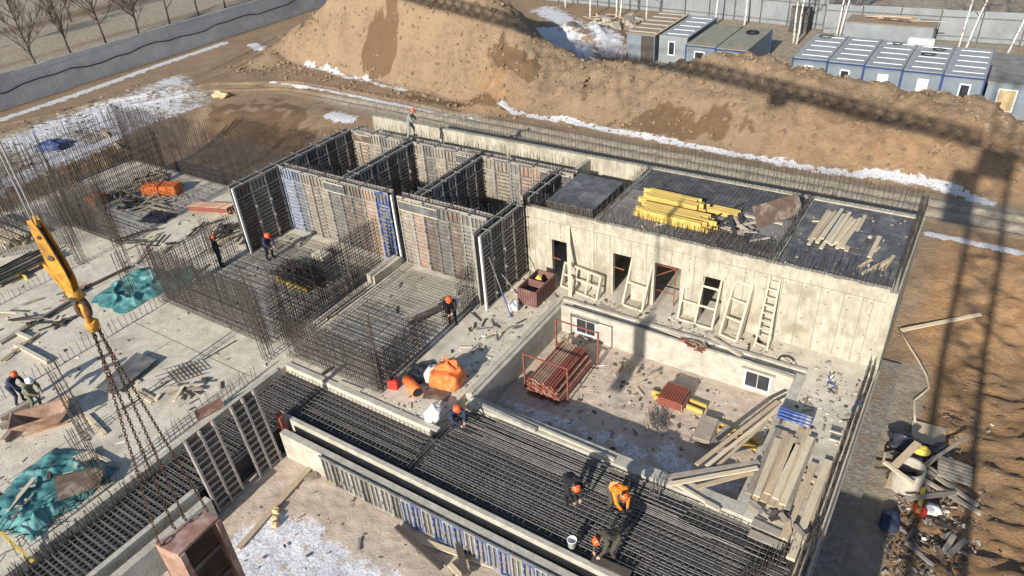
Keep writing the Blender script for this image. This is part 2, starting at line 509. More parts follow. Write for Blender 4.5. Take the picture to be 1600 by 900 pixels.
for pts, w in SNOWLINES:
    d = dist_poly(GX, GY, pts)
    snow = np.maximum(snow, 1.25 * np.exp(-(d / w) ** 2))
patch = sstep(-65, -61.5, GX) * (1 - sstep(-53.6, -52.2, GX)) * sstep(8, 14, GY) * (1 - sstep(36, 39.5, GY + .35 * (GX + 58)))
snow = np.maximum(snow, (.92 + .9 * (fbm(GX * .35, GY * .35, 3, 66) - .5)) * patch)
# powder left on the right-hand rubbish
snow = np.maximum(snow, .7 * np.exp(-(np.hypot((GX - 2.4) / 1.2, (GY - 17.2) / 2.6)) ** 2))
snow = np.maximum(snow, .6 * np.exp(-(np.hypot((GX - 1.9) / 1.0, (GY - 34) / 1.0)) ** 2))
snow = np.maximum(snow, .5 * np.exp(-(np.hypot((GX - .8) / 2.2, (GY - 46.5) / 1.5)) ** 2))
mud = np.exp(-((GY - 39.3) / 1.7) ** 2) * sstep(-50, -40, GX) + .9 * sstep(-.6, .2, GX) * (1 - sstep(.7, 1.6, GX)) * (1 - sstep(27, 29, GY))
mud = np.maximum(mud, .72 * (1 - sstep(-72, -69, GX)))
mud = np.maximum(mud, .7 * sstep(54, 57, GY) * sstep(-30, -26, GX))
mud = np.maximum(mud, .7 * patch)
orange = sstep(-.3, .6, GX) * (1 - sstep(36.2, 37.5, GY)) * .85
orange = np.maximum(orange, .55 * sstep(-14, -2, GX) * sstep(40.6, 42, GY) * (1 - sstep(44, 48, GY)))
orange = np.maximum(orange, .8 * np.exp(-(np.hypot(GX + 30.7, GY - 43) / 1.9) ** 2))
damp = np.zeros_like(GX)
nz = (fbm(GX * 1.2, GY * 1.2, 5, 101) - .5) * 1.8
for cx, cy, rx, ry, a in ((-43.5, 45.4, 2.0, 1.1, 1.3), (-30.0, 45.6, 1.9, .9, 1.2), (-16.5, 42.9, 4.2, 1.0, .95), (-34, 42.2, 5, .5, .8), (-6, 45, 2, .6, .6), (-46.0, 32.8, 5.5, 4.0, .75), (-38.5, 32.5, 4.5, 3.0, .6)):
    d = np.hypot((GX - cx) / rx, (GY - cy) / ry)
    damp = np.maximum(damp, a * sstep(1.15, .85, d + nz * 1.1))
# the dark roads and verge beyond the left fence
for x0, x1, a in ((-86.5, -84.0, .8), (-103, -97, .9), (-140, -124, .5)):
    damp = np.maximum(damp, a * sstep(x0 - .6, x0 + .6, GX) * (1 - sstep(x1 - .6, x1 + .6, GX)) * (.7 + .5 * fbm(GX * .6, GY * .15, 3, 7)))

GZ = GZ + .07 * np.clip(snow - .45, 0, .6)
ny, nx = GX.shape
verts = np.stack([GX, GY, GZ], -1).reshape(-1, 3)
ii = np.arange(ny * nx).reshape(ny, nx)
quads = np.stack([ii[:-1, :-1], ii[:-1, 1:], ii[1:, 1:], ii[1:, :-1]], -1).reshape(-1, 4)
me = bpy.data.meshes.new('ground')
me.vertices.add(len(verts))
me.vertices.foreach_set('co', verts.ravel())
me.loops.add(quads.size)
me.loops.foreach_set('vertex_index', quads.ravel().astype(np.int32))
me.polygons.add(len(quads))
me.polygons.foreach_set('loop_start', np.arange(0, quads.size, 4, dtype=np.int32))
me.polygons.foreach_set('loop_total', np.full(len(quads), 4, dtype=np.int32))
me.update()
me.polygons.foreach_set('use_smooth', [True] * len(quads))
for nm, arr in (('snow', snow), ('mud', mud), ('orange', orange), ('damp', damp)):
    at = me.attributes.new(nm, 'FLOAT', 'POINT')
    at.data.foreach_set('value', np.clip(arr, 0, 2).ravel().astype(np.float32))
ground = bpy.data.objects.new('ground', me)
COL.objects.link(ground)
structure(ground)

def ground_material(name='soil', dust=0.0):
    m = bpy.data.materials.new(name)
    m.use_nodes = True
    nt = m.node_tree
    b = nt.nodes['Principled BSDF']
    b.inputs['Specular IOR Level'].default_value = .12
    tc = nt.nodes.new('ShaderNodeTexCoord')
    L = nt.links
    def noise(scale, detail=8, rough=.62):
        n = nt.nodes.new('ShaderNodeTexNoise')
        n.inputs['Scale'].default_value = scale
        n.inputs['Detail'].default_value = detail
        n.inputs['Roughness'].default_value = rough
        L.new(tc.outputs['Object'], n.inputs['Vector'])
        return n.outputs['Fac']
    def attr(nm):
        a = nt.nodes.new('ShaderNodeAttribute')
        a.attribute_name = nm
        return a.outputs['Fac']
    def math_(op, a, b_):
        n = nt.nodes.new('ShaderNodeMath')
        n.operation = op
        for i, v in enumerate((a, b_)):
            if isinstance(v, (int, float)):
                n.inputs[i].default_value = v
            else:
                L.new(v, n.inputs[i])
        return n.outputs[0]
    def remap(v, a, b_, c=0, d=1):
        n = nt.nodes.new('ShaderNodeMapRange')
        n.interpolation_type = 'SMOOTHSTEP'
        for i, k in zip((1, 2, 3, 4), (a, b_, c, d)):
            n.inputs[i].default_value = k
        L.new(v, n.inputs[0])
        return n.outputs[0]
    def mix(f, a, b_, ramp=False):
        n = nt.nodes.new('ShaderNodeMix')
        n.data_type = 'RGBA'
        L.new(f, n.inputs['Factor'])
        for k, v in (('A', a), ('B', b_)):
            if isinstance(v, tuple):
                n.inputs[k].default_value = (*v, 1)
            else:
                L.new(v, n.inputs[k])
        return n.outputs['Result']
    n1, n2, n3 = noise(.35), noise(2.2), noise(11, 6, .7)
    soil = mix(remap(n2, .3, .7), (.245, .172, .107), (.33, .236, .150))
    soil = mix(remap(n1, .42, .62), soil, (.345, .245, .155))
    soil = mix(remap(n3, .47, .30, 0, .8), soil, (.15, .097, .055))
    soil = mix(remap(noise(30, 4, .7), .45, .28, 0, .6), soil, (.12, .08, .047))
    soil = mix(remap(n3, .62, .78, 0, .45), soil, (.50, .41, .29))
    org = mix(remap(n2, .35, .65), (.36, .205, .098), (.47, .28, .14))
    org = mix(remap(noise(.9, 5), .45, .6, 0, .6), org, (.26, .18, .11))
    soil = mix(math_('MULTIPLY', attr('orange'), 1.0), soil, org)
    gm = mix(remap(n2, .3, .7), (.28, .235, .175), (.44, .375, .285))
    gm = mix(remap(n3, .4, .25, 0, .5), gm, (.13, .105, .08))
    soil = mix(remap(math_('ADD', attr('mud'), math_('MULTIPLY', math_('SUBTRACT', n1, .5), .6)), .25, .8), soil, gm)
    soil = mix(remap(attr('damp'), .2, .9, 0, .75), soil, (.135, .080, .042))
    if dust:
        dn = nt.nodes.new('ShaderNodeMath')
        dn.operation = 'MULTIPLY'
        dn.inputs[1].default_value = dust
        L.new(remap(n2, .25, .6, .55, 1.0), dn.inputs[0])
        soil = mix(dn.outputs[0], soil, mix(remap(n1, .4, .6), (.56, .47, .37), (.60, .48, .38)))
    sn = math_('ADD', attr('snow'), math_('MULTIPLY', math_('SUBTRACT', noise(1.7, 10, .78), .5), 3.0))
    sn = remap(sn, .72, .95)
    snc = mix(remap(n3, .35, .62), (.46, .43, .40), (.80, .81, .84))
    out = mix(sn, soil, snc)
    L.new(out, b.inputs['Base Color'])
    L.new(remap(sn, 0, 1, .95, .6), b.inputs['Roughness'])
    h = math_('ADD', math_('MULTIPLY', noise(5, 8, .75), .6), math_('MULTIPLY', noise(22, 5, .7), .25))
    bp = nt.nodes.new('ShaderNodeBump')
    bp.inputs['Strength'].default_value = 1.0
    bp.inputs['Distance'].default_value = .07 if dust else .22
    L.new(h, bp.inputs['Height'])
    L.new(bp.outputs[0], b.inputs['Normal'])
    return m
SOIL = ground_material()
DUST = ground_material('dusty_floor', .85)
me.materials.append(SOIL)

def gz(x, y):
    return float(ground_z(np.array([[float(x)]]), np.array([[float(y)]]))[0, 0])

# ------------------------------------------------------------------ the concrete of the building
SL = 'concrete'
def slab(name, x0, x1, y0, y1, z0, z1, mat=SL):
    return structure(box_at(name, mat, x0, x1, y0, y1, z0, z1))
slab('floor_slab_left', -48.5, -21.3, -4, 24.5, -1.8, 0)
slab('floor_slab_middle', -30.7, -21.3, 24.503, 31.05, -1.8, -.003)
slab('floor_slab_centre', -21.297, -13.75, 13.75, 31.05, -1.8, 0)
slab('floor_slab_back', -13.747, -2.9, 22.95, 31.05, -1.8, -.002)
slab('floor_slab_right', -2.897, -.98, 15.5, 31.05, -1.8, 0)
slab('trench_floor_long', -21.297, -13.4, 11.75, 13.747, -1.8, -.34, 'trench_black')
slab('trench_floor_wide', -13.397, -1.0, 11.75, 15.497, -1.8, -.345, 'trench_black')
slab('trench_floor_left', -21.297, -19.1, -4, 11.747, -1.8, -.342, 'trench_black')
# joints and cold-pour lines in the left slab
sj = MB()
for (a, b) in (((-30.0, 12.55), (-22.1, 12.55)), ((-34.6, 4), (-34.6, 24.4)), ((-37.6, 16.7), (-48.4, 16.7)), ((-27.2, 8.0), (-27.2, 12.5)), ((-25.3, 2), (-25.3, 8.3))):
    sj.bar((a[0], a[1], .003), (b[0], b[1], .003), .035, .006)
structure(sj.build('slab_joint', 'groove'))

def pool():
    m = MB()
    # near wall, left wall, right wall
    t = thing('pool_basin', 'sunken rectangular concrete pool basin with pale walls behind the long rebar trench', 'pool basin', (-8.3, 19.3, -1.3))
    MB().bx(-13.397, -2.9, 15.50, 15.98, -1.8, .02).build('near_wall', 'concrete_pale', t)
    MB().bx(-13.745, -13.30, 15.984, 22.947, -1.8, -.004).build('left_wall', 'concrete_pale', t)
    MB().bx(-3.25, -2.9, 15.984, 22.947, -1.8, .015).build('right_wall', 'concrete_pale', t)
    f = MB().bx(-13.297, -3.253, 22.62, 22.947, -1.8, -.22).build('far_wall', 'concrete_pale', t)
    # upper ledge of the far wall, set back behind a gutter
    MB().bx(-13.297, -3.253, 22.62, 22.74, -.22, .10).build('coping', 'concrete_pale', t)
    MB().bx(-13.60, -13.46, 15.99, 23.25, .0, .09).build('coping', 'concrete_pale', t)
    MB().bx(-13.45, -2.95, 23.12, 23.26, -.003, .09).build('coping', 'concrete_pale', t)
    MB().bx(-12.9, -2.95, 22.96, 23.06, -.0005, .012).build('gutter', 'ply_dark', t)
    for x0, x1 in ((-13.2, -12.3), (-11.95, -9.7), (-9.5, -6.6), (-5.6, -4.3)):
        MB().bx(x0, x1, 22.755, 22.93, -.215, .015).build('seal_strip', 'ply_dark', t)
    # two small windows in the far wall
    for xw in (-12.05, -4.55):
        fr = MB()
        w, h0, h1 = .52, -1.02, -.30
        for a, b, c, d in ((-w, -w + .07, h0, h1), (w - .07, w, h0, h1), (-w, w, h1, h1 + .07), (-w, w, h0 - .07, h0)):
            fr.bx(xw + a, xw + b, 22.56, 22.619, c, d)
        fo = fr.build('window_frame', 'frame_white', t)
        MB().bx(xw - w + .07, xw - .02, 22.60, 22.617, h0, h1).build('pane', 'glass', fo)
        MB().bx(xw + .02, xw + w - .07, 22.60, 22.617, h0, h1).build('pane', 'glass', fo)
        MB().bx(xw - w - .12, xw + w + .12, 22.46, 22.559, -.20, -.12).build('lintel', 'concrete_pale', t)
pool()

def floor_sheet(name, x0, x1, y0, y1, z, seed, snow_f, mud_v, orange_v):
    xs, ys = np.linspace(x0, x1, int((x1 - x0) / .1)), np.linspace(y0, y1, int((y1 - y0) / .1))
    X, Y = np.meshgrid(xs, ys)
    Z = z + .12 * (fbm(X * .9, Y * .9, 5, seed) - .5) + .05 * (fbm(X * 4, Y * 4, 2, seed + 3) - .5)
    mb = MB()
    mb.v = np.stack([X, Y, Z], -1).reshape(-1, 3).tolist()
    ii = np.arange(X.size).reshape(X.shape)
    q = np.stack([ii[:-1, :-1], ii[:-1, 1:], ii[1:, 1:], ii[1:, :-1]], -1).reshape(-1, 4)
    mb.f = [tuple(r) for r in q.tolist()]
    mb.m = [0] * len(mb.f)
    o = mb.build(name, [], smooth=True, origin=(0, 0, 0))
    o.data.materials.append(DUST)
    for nm, arr in (('snow', snow_f(X, Y)), ('mud', np.full(X.shape, mud_v) + .3 * (fbm(X * .5, Y * .5, 3, seed + 7) - .5)), ('orange', np.full(X.shape, orange_v)), ('damp', np.zeros(X.shape))):
        o.data.attributes.new(nm, 'FLOAT', 'POINT').data.foreach_set('value', np.clip(arr, 0, 2).ravel().astype(np.float32))
    return structure(o)
floor_sheet('pool_floor', -13.31, -3.24, 15.97, 22.63, -1.3, 11, lambda X, Y: .88 * np.exp(-((Y - 17.5) / .75) ** 2) + .5 * np.exp(-np.hypot((X + 6.3) / 1.0, (Y - 18.3) / .7) ** 2) + .35 * np.exp(-np.hypot((X + 8.3) / .9, (Y - 19.3) / .4) ** 2), .75, .35)
floor_sheet('courtyard_ground', -19.09, -.9, -4, 11.0, -1.3, 12, lambda X, Y: 1.05 * (1 - sstep(8.6, 10.2, Y + .8 * (fbm(X * .6, Y * .6, 3, 5) - .5))) * sstep(-18.2, -16.6, X - .3 * (Y - 8)) * (.75 + .5 * fbm(X * .5, Y * .5, 3, 44)), .6, .3)

# low outer walls and inner kerb beams of the trench
w = thing('kerb_beam', 'long pale concrete kerb beam along the near side of the black rebar trench', 'beam', (-10, 11.6, 0))
MB().bx(-19.4, -1.0, 11.58, 11.747, -1.8, .02).build('concrete_strip', 'concrete_pale', w)
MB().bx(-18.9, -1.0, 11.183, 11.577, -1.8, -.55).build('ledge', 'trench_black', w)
w = thing('low_wall', 'low concrete wall between the rebar trench and the snowy courtyard', 'wall', (-10, 11.1, -1.3))
MB().bx(-18.55, -1.0, 10.92, 11.18, -1.8, -.03).build('concrete_wall', 'concrete_pale', w)
w = thing('kerb_beam', 'concrete kerb beam beside the narrow rebar trench at lower left', 'beam', (-19, 4, 0))
MB().bx(-19.097, -18.90, -4, 7.6, -1.8, .03).build('concrete_strip', 'concrete_pale', w)
w = thing('low_wall', 'concrete courtyard wall left of the snow, behind the hanging steel panel', 'wall', (-18.4, 3, -1.3))
MB().bx(-18.55, -18.25, -4, 7.6, -1.8, -.08).build('concrete_wall', 'concrete_pale', w)
w = tag(MB().bx(-18.897, -18.553, -4, 7.6, -1.8, -.5).build('trench_ledge', 'concrete_dark'), 'dark ledge between the left kerb beam and courtyard wall', 'ledge')
w = tag(MB().bx(-21.50, -21.30, -4, 13.4, -.02, .05).build('kerb_beam', 'concrete_pale'), 'thin pale kerb along the left edge of the lower left trench', 'kerb')
w = tag(MB().bx(-21.28, -13.42, 13.755, 13.98, .001, .05).build('kerb_beam', 'concrete_pale'), 'pale kerb strip on the slab edge above the long trench', 'kerb')

# ------------------------------------------------------------------ concrete walls of the finished rooms
FY0, FY1, WT = 24.60, 24.86, 3.45
def front_wall():
    t = thing('concrete_wall', 'tall pale concrete front wall with dark doorways behind the pool', 'wall', (-8.5, 24.6, 0))
    doors = [((-14.91, 24.60, 1.95)[0], (-14.04, 24.60, 1.98)[0], 2.05), ((-11.81, 24.60, 1.97)[0], (-10.87, 24.60, 2.00)[0], 2.15),
             ((-9.87, 24.60, 1.99)[0], (-8.65, 24.60, 1.99)[0], 2.2), ((-7.74, 24.60, 1.95)[0], (-6.85, 24.60, 1.96)[0], 2.15)]
    x = -16.2
    segs = []
    m = MB()
    for a, b, h in doors:
        m.bx(x, a, FY0, FY1, 0, WT)
        m.bx(a + .001, b - .001, FY0, FY1, h, WT)
        x = b
    m.bx(x, -.98, FY0, FY1, 0, WT)
    m.build('wall_face', 'concrete_wall', t)
    # joints left by the shuttering, a hair proud so they read as recessed lines
    g = MB()
    for xx in (-15.75, -14.35, -12.55, -11.9, -10.9, -10.2, -9.1, -8.1, -7.1, -6.05, -5.2, -4.6, -3.9, -3.2, -2.4, -1.75, -1.4):
        z0 = 0.05
        for a, b, h in doors:
            if a - .05 < xx < b + .05:
                z0 = h + .05
        g.bx(xx - .012, xx + .012, FY0 - .004, FY0 + .01, z0, 2.95)
    g.bx(-16.2, -1, FY0 - .004, FY0 + .01, 2.94, 2.965)
    g.build('shutter_joint', 'groove', t)
    th = MB()
    for i in range(20):
        for z in (.45, 1.35, 2.25, 2.8):
            xx = -15.9 + i * .76
            if any(a - .1 < xx < b + .1 and z < h + .1 for a, b, h in doors):
                continue
            th.bx(xx - .022, xx + .022, FY0 - .003, FY0 + .01, z - .022, z + .022)
    th.build('tie_holes', 'wood_dark', t)
    rb = MB()
    for xx, w_ in ((-12.75, .16), (-5.75, .14), (-16.1, .12)):
        rb.bx(xx - w_ / 2, xx + w_ / 2, FY0 - .05, FY0 - .002, 0, 3.40)
    rb.build('pilaster', 'concrete_wall', t)
    # ragged top edge
    tp = MB()
    x = -16.2
    while x < -1.1:
        l = R.uniform(.15, .5)
        tp.bx(x, min(x + l, -1), FY0 + R.uniform(0, .02), FY1 - R.uniform(0, .05), WT, WT + R.uniform(.004, .05))
        x += l + .002
    tp.build('ragged_top', 'concrete_wall', t)
    for a, b, h in doors:
        MB().bx(a - .0, a + .04, FY0 + .02, FY1 - .02, 0, h - .002).build('door_jamb', 'concrete', t)
front_wall()
t = thing('concrete_wall', 'long pale concrete back wall with rebar starters before the spoil heap', 'wall', (-16, 30.9, 0))
MB().bx(-31, -.703, 30.75, 31.02, 0, 3.42).build('wall_face', 'concrete_wall', t)
g = MB()
for i in range(30):
    g.bx(-30.6 + i, -30.58 + i, 30.745, 30.76, .5, 3.35)
g.build('shutter_joint', 'groove', t)
t = thing('concrete_wall', 'concrete end wall on the right side of the roofed rooms', 'wall', (-.8, 28, 0))
MB().bx(-.977, -.70, 24.60, 30.747, -1.7, 3.40).build('wall_face', 'concrete_wall', t)
t = thing('concrete_wall', 'low concrete edge wall running from the end wall down the right side', 'wall', (-.8, 19, -1.6))
MB().bx(-.977, -.72, -4, 24.597, -1.7, .0).build('wall_face', 'concrete', t)
for xw, lab in ((-12.75, 'concrete cross wall beside the raised black deck'), (-5.15, 'concrete cross wall between the plank deck and yellow beam deck')):
    t = tag(MB().bx(xw - .12, xw + .12, FY1 + .002, 30.747, 0, 3.41).build('concrete_wall', 'concrete_wall'), lab, 'wall')

# decks of dark shuttering ply over the rooms
def deck(label, x0, x1, y0, y1, z, mat='ply_dark', n=5, m=2, th=.05):
    t = thing('roof_deck', label, 'deck', ((x0 + x1) / 2, (y0 + y1) / 2, z - th))
    for i in range(n):
        for j in range(m):
            xa, xb = x0 + (x1 - x0) * i / n, x0 + (x1 - x0) * (i + 1) / n
            ya, yb = y0 + (y1 - y0) * j / m, y0 + (y1 - y0) * (j + 1) / m
            dz = R.uniform(-.008, .008)
            MB().bx(xa + .006, xb - .006, ya + .006, yb - .006, z - th + dz, z + dz).build('plywood_sheet', mat, t)
    return t
d = deck('small raised black plywood deck next to the shuttered rooms', -15.3, -12.95, 25.0, 28.15, 3.75, n=2, m=3)
MB().bx(-15.28, -12.97, 25.02, 28.13, 3.25, 3.68).build('deck_support', 'wood_dark', d)
deck('grey plywood deck carrying the yellow timber beams', -12.60, -5.30, 24.88, 28.3, 3.36, 'concrete_dark', n=6, m=2)
deck('black plywood deck under dense rebar behind the yellow beams', -12.60, -5.30, 28.31, 30.73, 3.38, n=6, m=1)
deck('black plywood deck with loose planks at the right end of the roof', -5.02, -.99, 24.88, 30.73, 3.37, n=3, m=3)
# dark room floors need no light of their own: the rooms are closed by walls and decks
t = tag(MB().bx(-16.25, -16.03, 28.3, 30.747, 0, 3.3).build('concrete_wall', 'concrete_wall'), 'short concrete cross wall behind the raised black deck', 'wall')

# ------------------------------------------------------------------ reinforcement
def rebar_wall(label, a, b, h, sv=.2, sh=.2, gap=.2, z0=0.0, hh=None, r=.011, mat='rebar', hj=.15, lean=0.03, cat='rebar', name='rebar_wall'):
    """two curtains of vertical bars tied with horizontals between a and b"""
    a, b = Vector((*a, z0)), Vector((*b, z0))
    L = (b - a).length
    d = (b - a) / L
    n = Vector((-d.y, d.x, 0))
    t = thing(name, label, cat, tuple((a + b) / 2))
    mv, mh = MB(), MB()
    hh = h if hh is None else hh
    for s in ((-1, 1) if gap else (0,)):
        o = n * (gap / 2 * s)
        k = 0
        while k * sv <= L + .01:
            p = a + d * (k * sv + R.uniform(-.02, .02)) + o
            q = p + Vector((R.uniform(-lean, lean), R.uniform(-lean, lean), h + R.uniform(-hj, hj)))
            mv.rod(p, q, r)
            k += 1
        k = 1
        while sh and k * sh <= hh:
            dz = R.uniform(-.02, .02)
            mh.rod(a + o * 1.08 + Vector((0, 0, k * sh + dz)), b + o * 1.08 + Vector((0, 0, k * sh + dz + R.uniform(-.03, .03))), r * .9)
            k += 1
    mv.build('vertical_bars', mat, t)
    if mh.v:
        mh.build('horizontal_bars', mat, t)
    return t

def starters(label, a, b, h, sv=.2, z0=0.0, r=.010, gap=.18, mat='rebar', hj=.12, lean=.06, bent=0, cat='rebar'):
    t = rebar_wall(label, a, b, h, sv, None, gap, z0, None, r, mat, hj, lean, cat, 'rebar_starters')
    return t

def column_cage(label, x, y, h, w=.32, n=3, r=.016, mat='rebar_rust', z0=0, tie=.2, tie_h=None):
    t = thing('rebar_column', label, 'rebar', (x, y, z0))
    mv, mh = MB(), MB()
    for i in range(n):
        for j in range(n):
            if 0 < i < n - 1 and 0 < j < n - 1:
                continue
            px, py = x + (i / (n - 1) - .5) * w, y + (j / (n - 1) - .5) * w
            mv.rod((px, py, z0), (px + R.uniform(-.07, .07), py + R.uniform(-.07, .07), z0 + h * R.uniform(.86, 1.0)), r)
    z = .1
    e = w / 2 + .012
    while z < (tie_h or h * .8):
        for p, q in (((-e, -e), (e, -e)), ((e, -e), (e, e)), ((e, e), (-e, e)), ((-e, e), (-e, -e))):
            mh.rod((x + p[0], y + p[1], z0 + z), (x + q[0], y + q[1], z0 + z), r * .6)
        z += tie
    mv.build('main_bars', mat, t)
    mh.build('ties', mat, t)
    return t

# the cage walls in the middle of the site
rebar_wall('long rebar curtain wall along the upper edge of the bare left slab', (-30.3, 14.42), (-22.9, 14.42), 3.0, sv=.12, sh=.15, r=.0135)
rebar_wall('dense rebar curtain wall facing the long trench, left of the red canister', (-21.3, 14.42), (-16.75, 14.42), 2.1, sv=.12, sh=.13, r=.0135)
rebar_wall('dense rebar curtain wall running from the canister towards the gap with the worker', (-16.72, 14.45), (-16.72, 17.5), 1.75, sv=.12, sh=.13, r=.0135)
rebar_wall('short narrow rebar panel beside the worker carrying a white bag', (-16.75, 18.75), (-16.75, 19.5), 1.5, sv=.11, sh=.13)
rebar_wall('rebar panel standing against the right end of the shuttered rooms', (-16.8, 19.9), (-16.8, 21.2), 2.2, sv=.11, sh=.13)
rebar_wall('rebar curtain along the slab step in front of the shuttered rooms', (-22.75, 14.7), (-22.75, 21.6), 2.8, sv=.12, sh=.18, r=.0135)
rebar_wall('low rebar curtain inside the central cage, next to the slab step', (-22.1, 14.7), (-22.1, 19.5), 1.4, sv=.14, sh=.16, r=.010)
rebar_wall('rebar curtain from the bare slab up towards the standing worker', (-30.35, 14.6), (-30.35, 18.9), 2.4, sv=.13, sh=.3, r=.0125)
# lying mats on the central floors, in their shade
def floor_mat(label, x0, x1, y0, y1, z, sx=.2, sy=.2, r=.009, mat='rebar', name='rebar_mat'):
    t = thing(name, label, 'rebar', ((x0 + x1) / 2, (y0 + y1) / 2, z))
    m1, m2 = MB(), MB()
    y = y0
    while y <= y1:
        dz = R.uniform(0, .02)
        m1.rod((x0 + R.uniform(0, .25), y + R.uniform(-.02, .02), z + dz), (x1 - R.uniform(0, .25), y + R.uniform(-.02, .02), z + dz), r)
        y += sy
    x = x0
    while x <= x1:
        m2.rod((x + R.uniform(-.02, .02), y0 + R.uniform(0, .2), z + 2 * r), (x + R.uniform(-.02, .02), y1 - R.uniform(0, .2), z + 2 * r + R.uniform(0, .015)), r)
        x += sx
    m1.build('long_bars', mat, t)
    m2.build('cross_bars', mat, t)
    return t
floor_mat('rebar mat lying on the floor between the cage walls', -21.9, -17.0, 14.8, 21.8, .10, .2, .2)
floor_mat('rebar mat lying on the floor before the left shuttered room', -30.0, -23.0, 14.7, 21.9, .08, .25, .25)
# black mats in the trench, two layers
for z, lab in ((-.27, 'lower'), (-.10, 'upper')):
    floor_mat('%s black rebar mat of the wide trench where three men work' % lab, -13.3, -1.1, 11.95, 15.35, z, .2, .2, .0125, 'rebar_grey', 'trench_mat')
    floor_mat('%s black rebar mat of the long trench left of the white sacks' % lab, -21.2, -13.35, 11.95, 13.7, z, .2, .2, .0125, 'rebar_grey', 'trench_mat')
    floor_mat('%s black rebar mat of the narrow trench at lower left' % lab, -21.2, -19.2, -2, 11.85, z, .2, .2, .0125, 'rebar_grey', 'trench_mat')
# bundles laid over the mats
t = thing('rebar_bundle', 'extra long bars laid along the far side of the wide trench', 'rebar', (-9, 15, -.08))
m = MB()
for k in range(16):
    y = 14.2 + k * .075
    x0 = R.uniform(-13.2, -11.5)
    m.rod((x0, y, -.06 + R.uniform(0, .05)), (x0 + R.uniform(5, 11), y + R.uniform(-.05, .05), -.06 + R.uniform(0, .05)), .014)
m.build('bars', 'rebar_grey', t)
# stirrups standing in the trench mats
starters('row of short bars standing along the kerb of the lower left trench', (-21.05, 1.5), (-21.05, 7.6), .75, .16, -.3, .012, .1, lean=.12)
starters('row of rebar starters along the slab edge above the lower left trench', (-21.75, 3.0), (-21.75, 12.6), .75, .2, 0, .011, .0, lean=.1, hj=.2)
starters('taller thin starters across the far left slab strip', (-46.5, 9.5), (-39.5, 15.8), 2.6, .16, 0, .012, .5, hj=.8, lean=.12)
starters('row of low rebar starters on the slab edge beside the teal tarp', (-30.05, 6.5), (-30.05, 13.9), .65, .25, 0, .012, 0, lean=.06)
starters('row of low rebar starters on the slab edge behind the small timber stack', (-37.55, 9.0), (-37.55, 14.2), .6, .25, 0, .011, 0)
starters('row of low starters along the far slab strip', (-37.6, 17.2), (-37.6, 22.5), .9, .3, 0, .011, .2)
# left-hand curtains
rebar_wall('dense rebar curtain standing on the far left slab before the orange sacks', (-42.5, 16.75), (-37.6, 16.75), 3.3, sv=.11, sh=.15, r=.0135, hj=.9)
rebar_wall('tall sparse rebar curtain on the left slab edge', (-48.3, 14.5), (-48.3, 24.2), 3.4, sh=.5, hj=.9, sv=.13, r=.0135)
rebar_wall('tall rebar curtain at the back edge of the left slab', (-48.2, 24.35), (-38.2, 24.35), 3.9, sh=.16, hj=.4, sv=.11, r=.013)
rebar_wall('tall rebar curtain running from the left slab to the shuttered rooms', (-38.0, 24.35), (-30.9, 24.35), 3.5, sh=.16, hj=.4, sv=.11, r=.013)
rebar_wall('rebar curtain on the left slab behind the hook block', (-42.6, 16.8), (-42.6, 23.5), 3.3, sh=.4, hj=.8, sv=.13, r=.0135)
rebar_wall('sparse rebar curtain at the far left edge by the snow', (-47.0, 12.5), (-42.7, 16.6), 4.2, sh=.9, hj=1.1, sv=.13, r=.0135)
for x, y, h, lab in ((-42.4, 16.7, 5.6, 'tall dark rebar column rising against the snow at far left'), (-37.6, 16.75, 5.2, 'tall rebar column in front of the orange sacks'),
                     (-37.6, 14.5, 5.0, 'tall rebar column right behind the yellow hook block'), (-22.3, 13.75, 4.7, 'rusty rebar column at the corner of the bare slab, left of a pair'),
                     (-21.5, 14.4, 4.8, 'rusty rebar column at the corner of the bare slab, right of a pair'), (-48.0, 16.0, 4.6, 'rebar column at the far slab corner near the snow'),
                     (-47.9, 24.0, 4.2, 'rebar column at the back corner of the left slab'), (-30.3, 14.35, 3.8, 'rebar column beside the teal netting'),
                     (-24.9, 7.2, 3.6, 'rebar column bundle behind the lifting chains'), (-32.2, 13.9, 2.6, 'low rebar column rising through the teal tarp'),
                     (-22.1, 6.1, 2.8, 'rusty rebar column beside the lower left trench'), (-16.7, 14.45, 3.8, 'slim rebar corner post above the red canister'),
                     (-34.5, 15.2, 2.5, 'low rebar column between the tarp and the worker'), (-32.0, 18.5, 2.2, 'low bent rebar column left of the standing worker'),
                     (-23.2, 1.6, 2.0, 'rebar column bundle at the lower left corner')):
    column_cage(lab, x, y, h, w=.36 if 'slim' not in lab else .2, n=3, r=.014, tie=.3)
# starters on the wall tops
starters('tall rebar starters all along the top of the back wall', (-31, 30.88), (-1.0, 30.88), 1.25, .2, 3.40, .011, 0, hj=.1)
starters('bent rebar starters along the top of the front wall before the decks', (-16.1, 24.74), (-1.1, 24.74), .75, .14, 3.42, .009, .12, lean=.16)
starters('rebar starters along the top of the right end wall', (-.84, 24.7), (-.84, 30.7), 1.15, .14, 3.38, .013, .14, lean=.06)
starters('rebar starters on the cross wall beside the plank deck', (-5.15, 24.9), (-5.15, 30.6), .6, .18, 3.4, .010, .12, lean=.1)
starters('rebar starters on the cross wall beside the raised deck', (-12.75, 25), (-12.75, 30.6), .5, .2, 3.4, .010, .12, lean=.1)
t = rebar_wall('low rebar starters with long bars along the right edge of the slab', (-.86, 12.5), (-.86, 23.6), .95, sv=.15, sh=.24, gap=.16, r=.012, mat='rebar_rust', hj=.15, lean=.06)
floor_mat('rebar mat over the black deck behind the yellow beams', -12.5, -5.4, 28.35, 30.6, 3.45, .18, .2, .009)
floor_mat('rebar mat on the deck in front of the yellow beams', -9.5, -5.4, 24.95, 26.6, 3.42, .18, .2, .009)
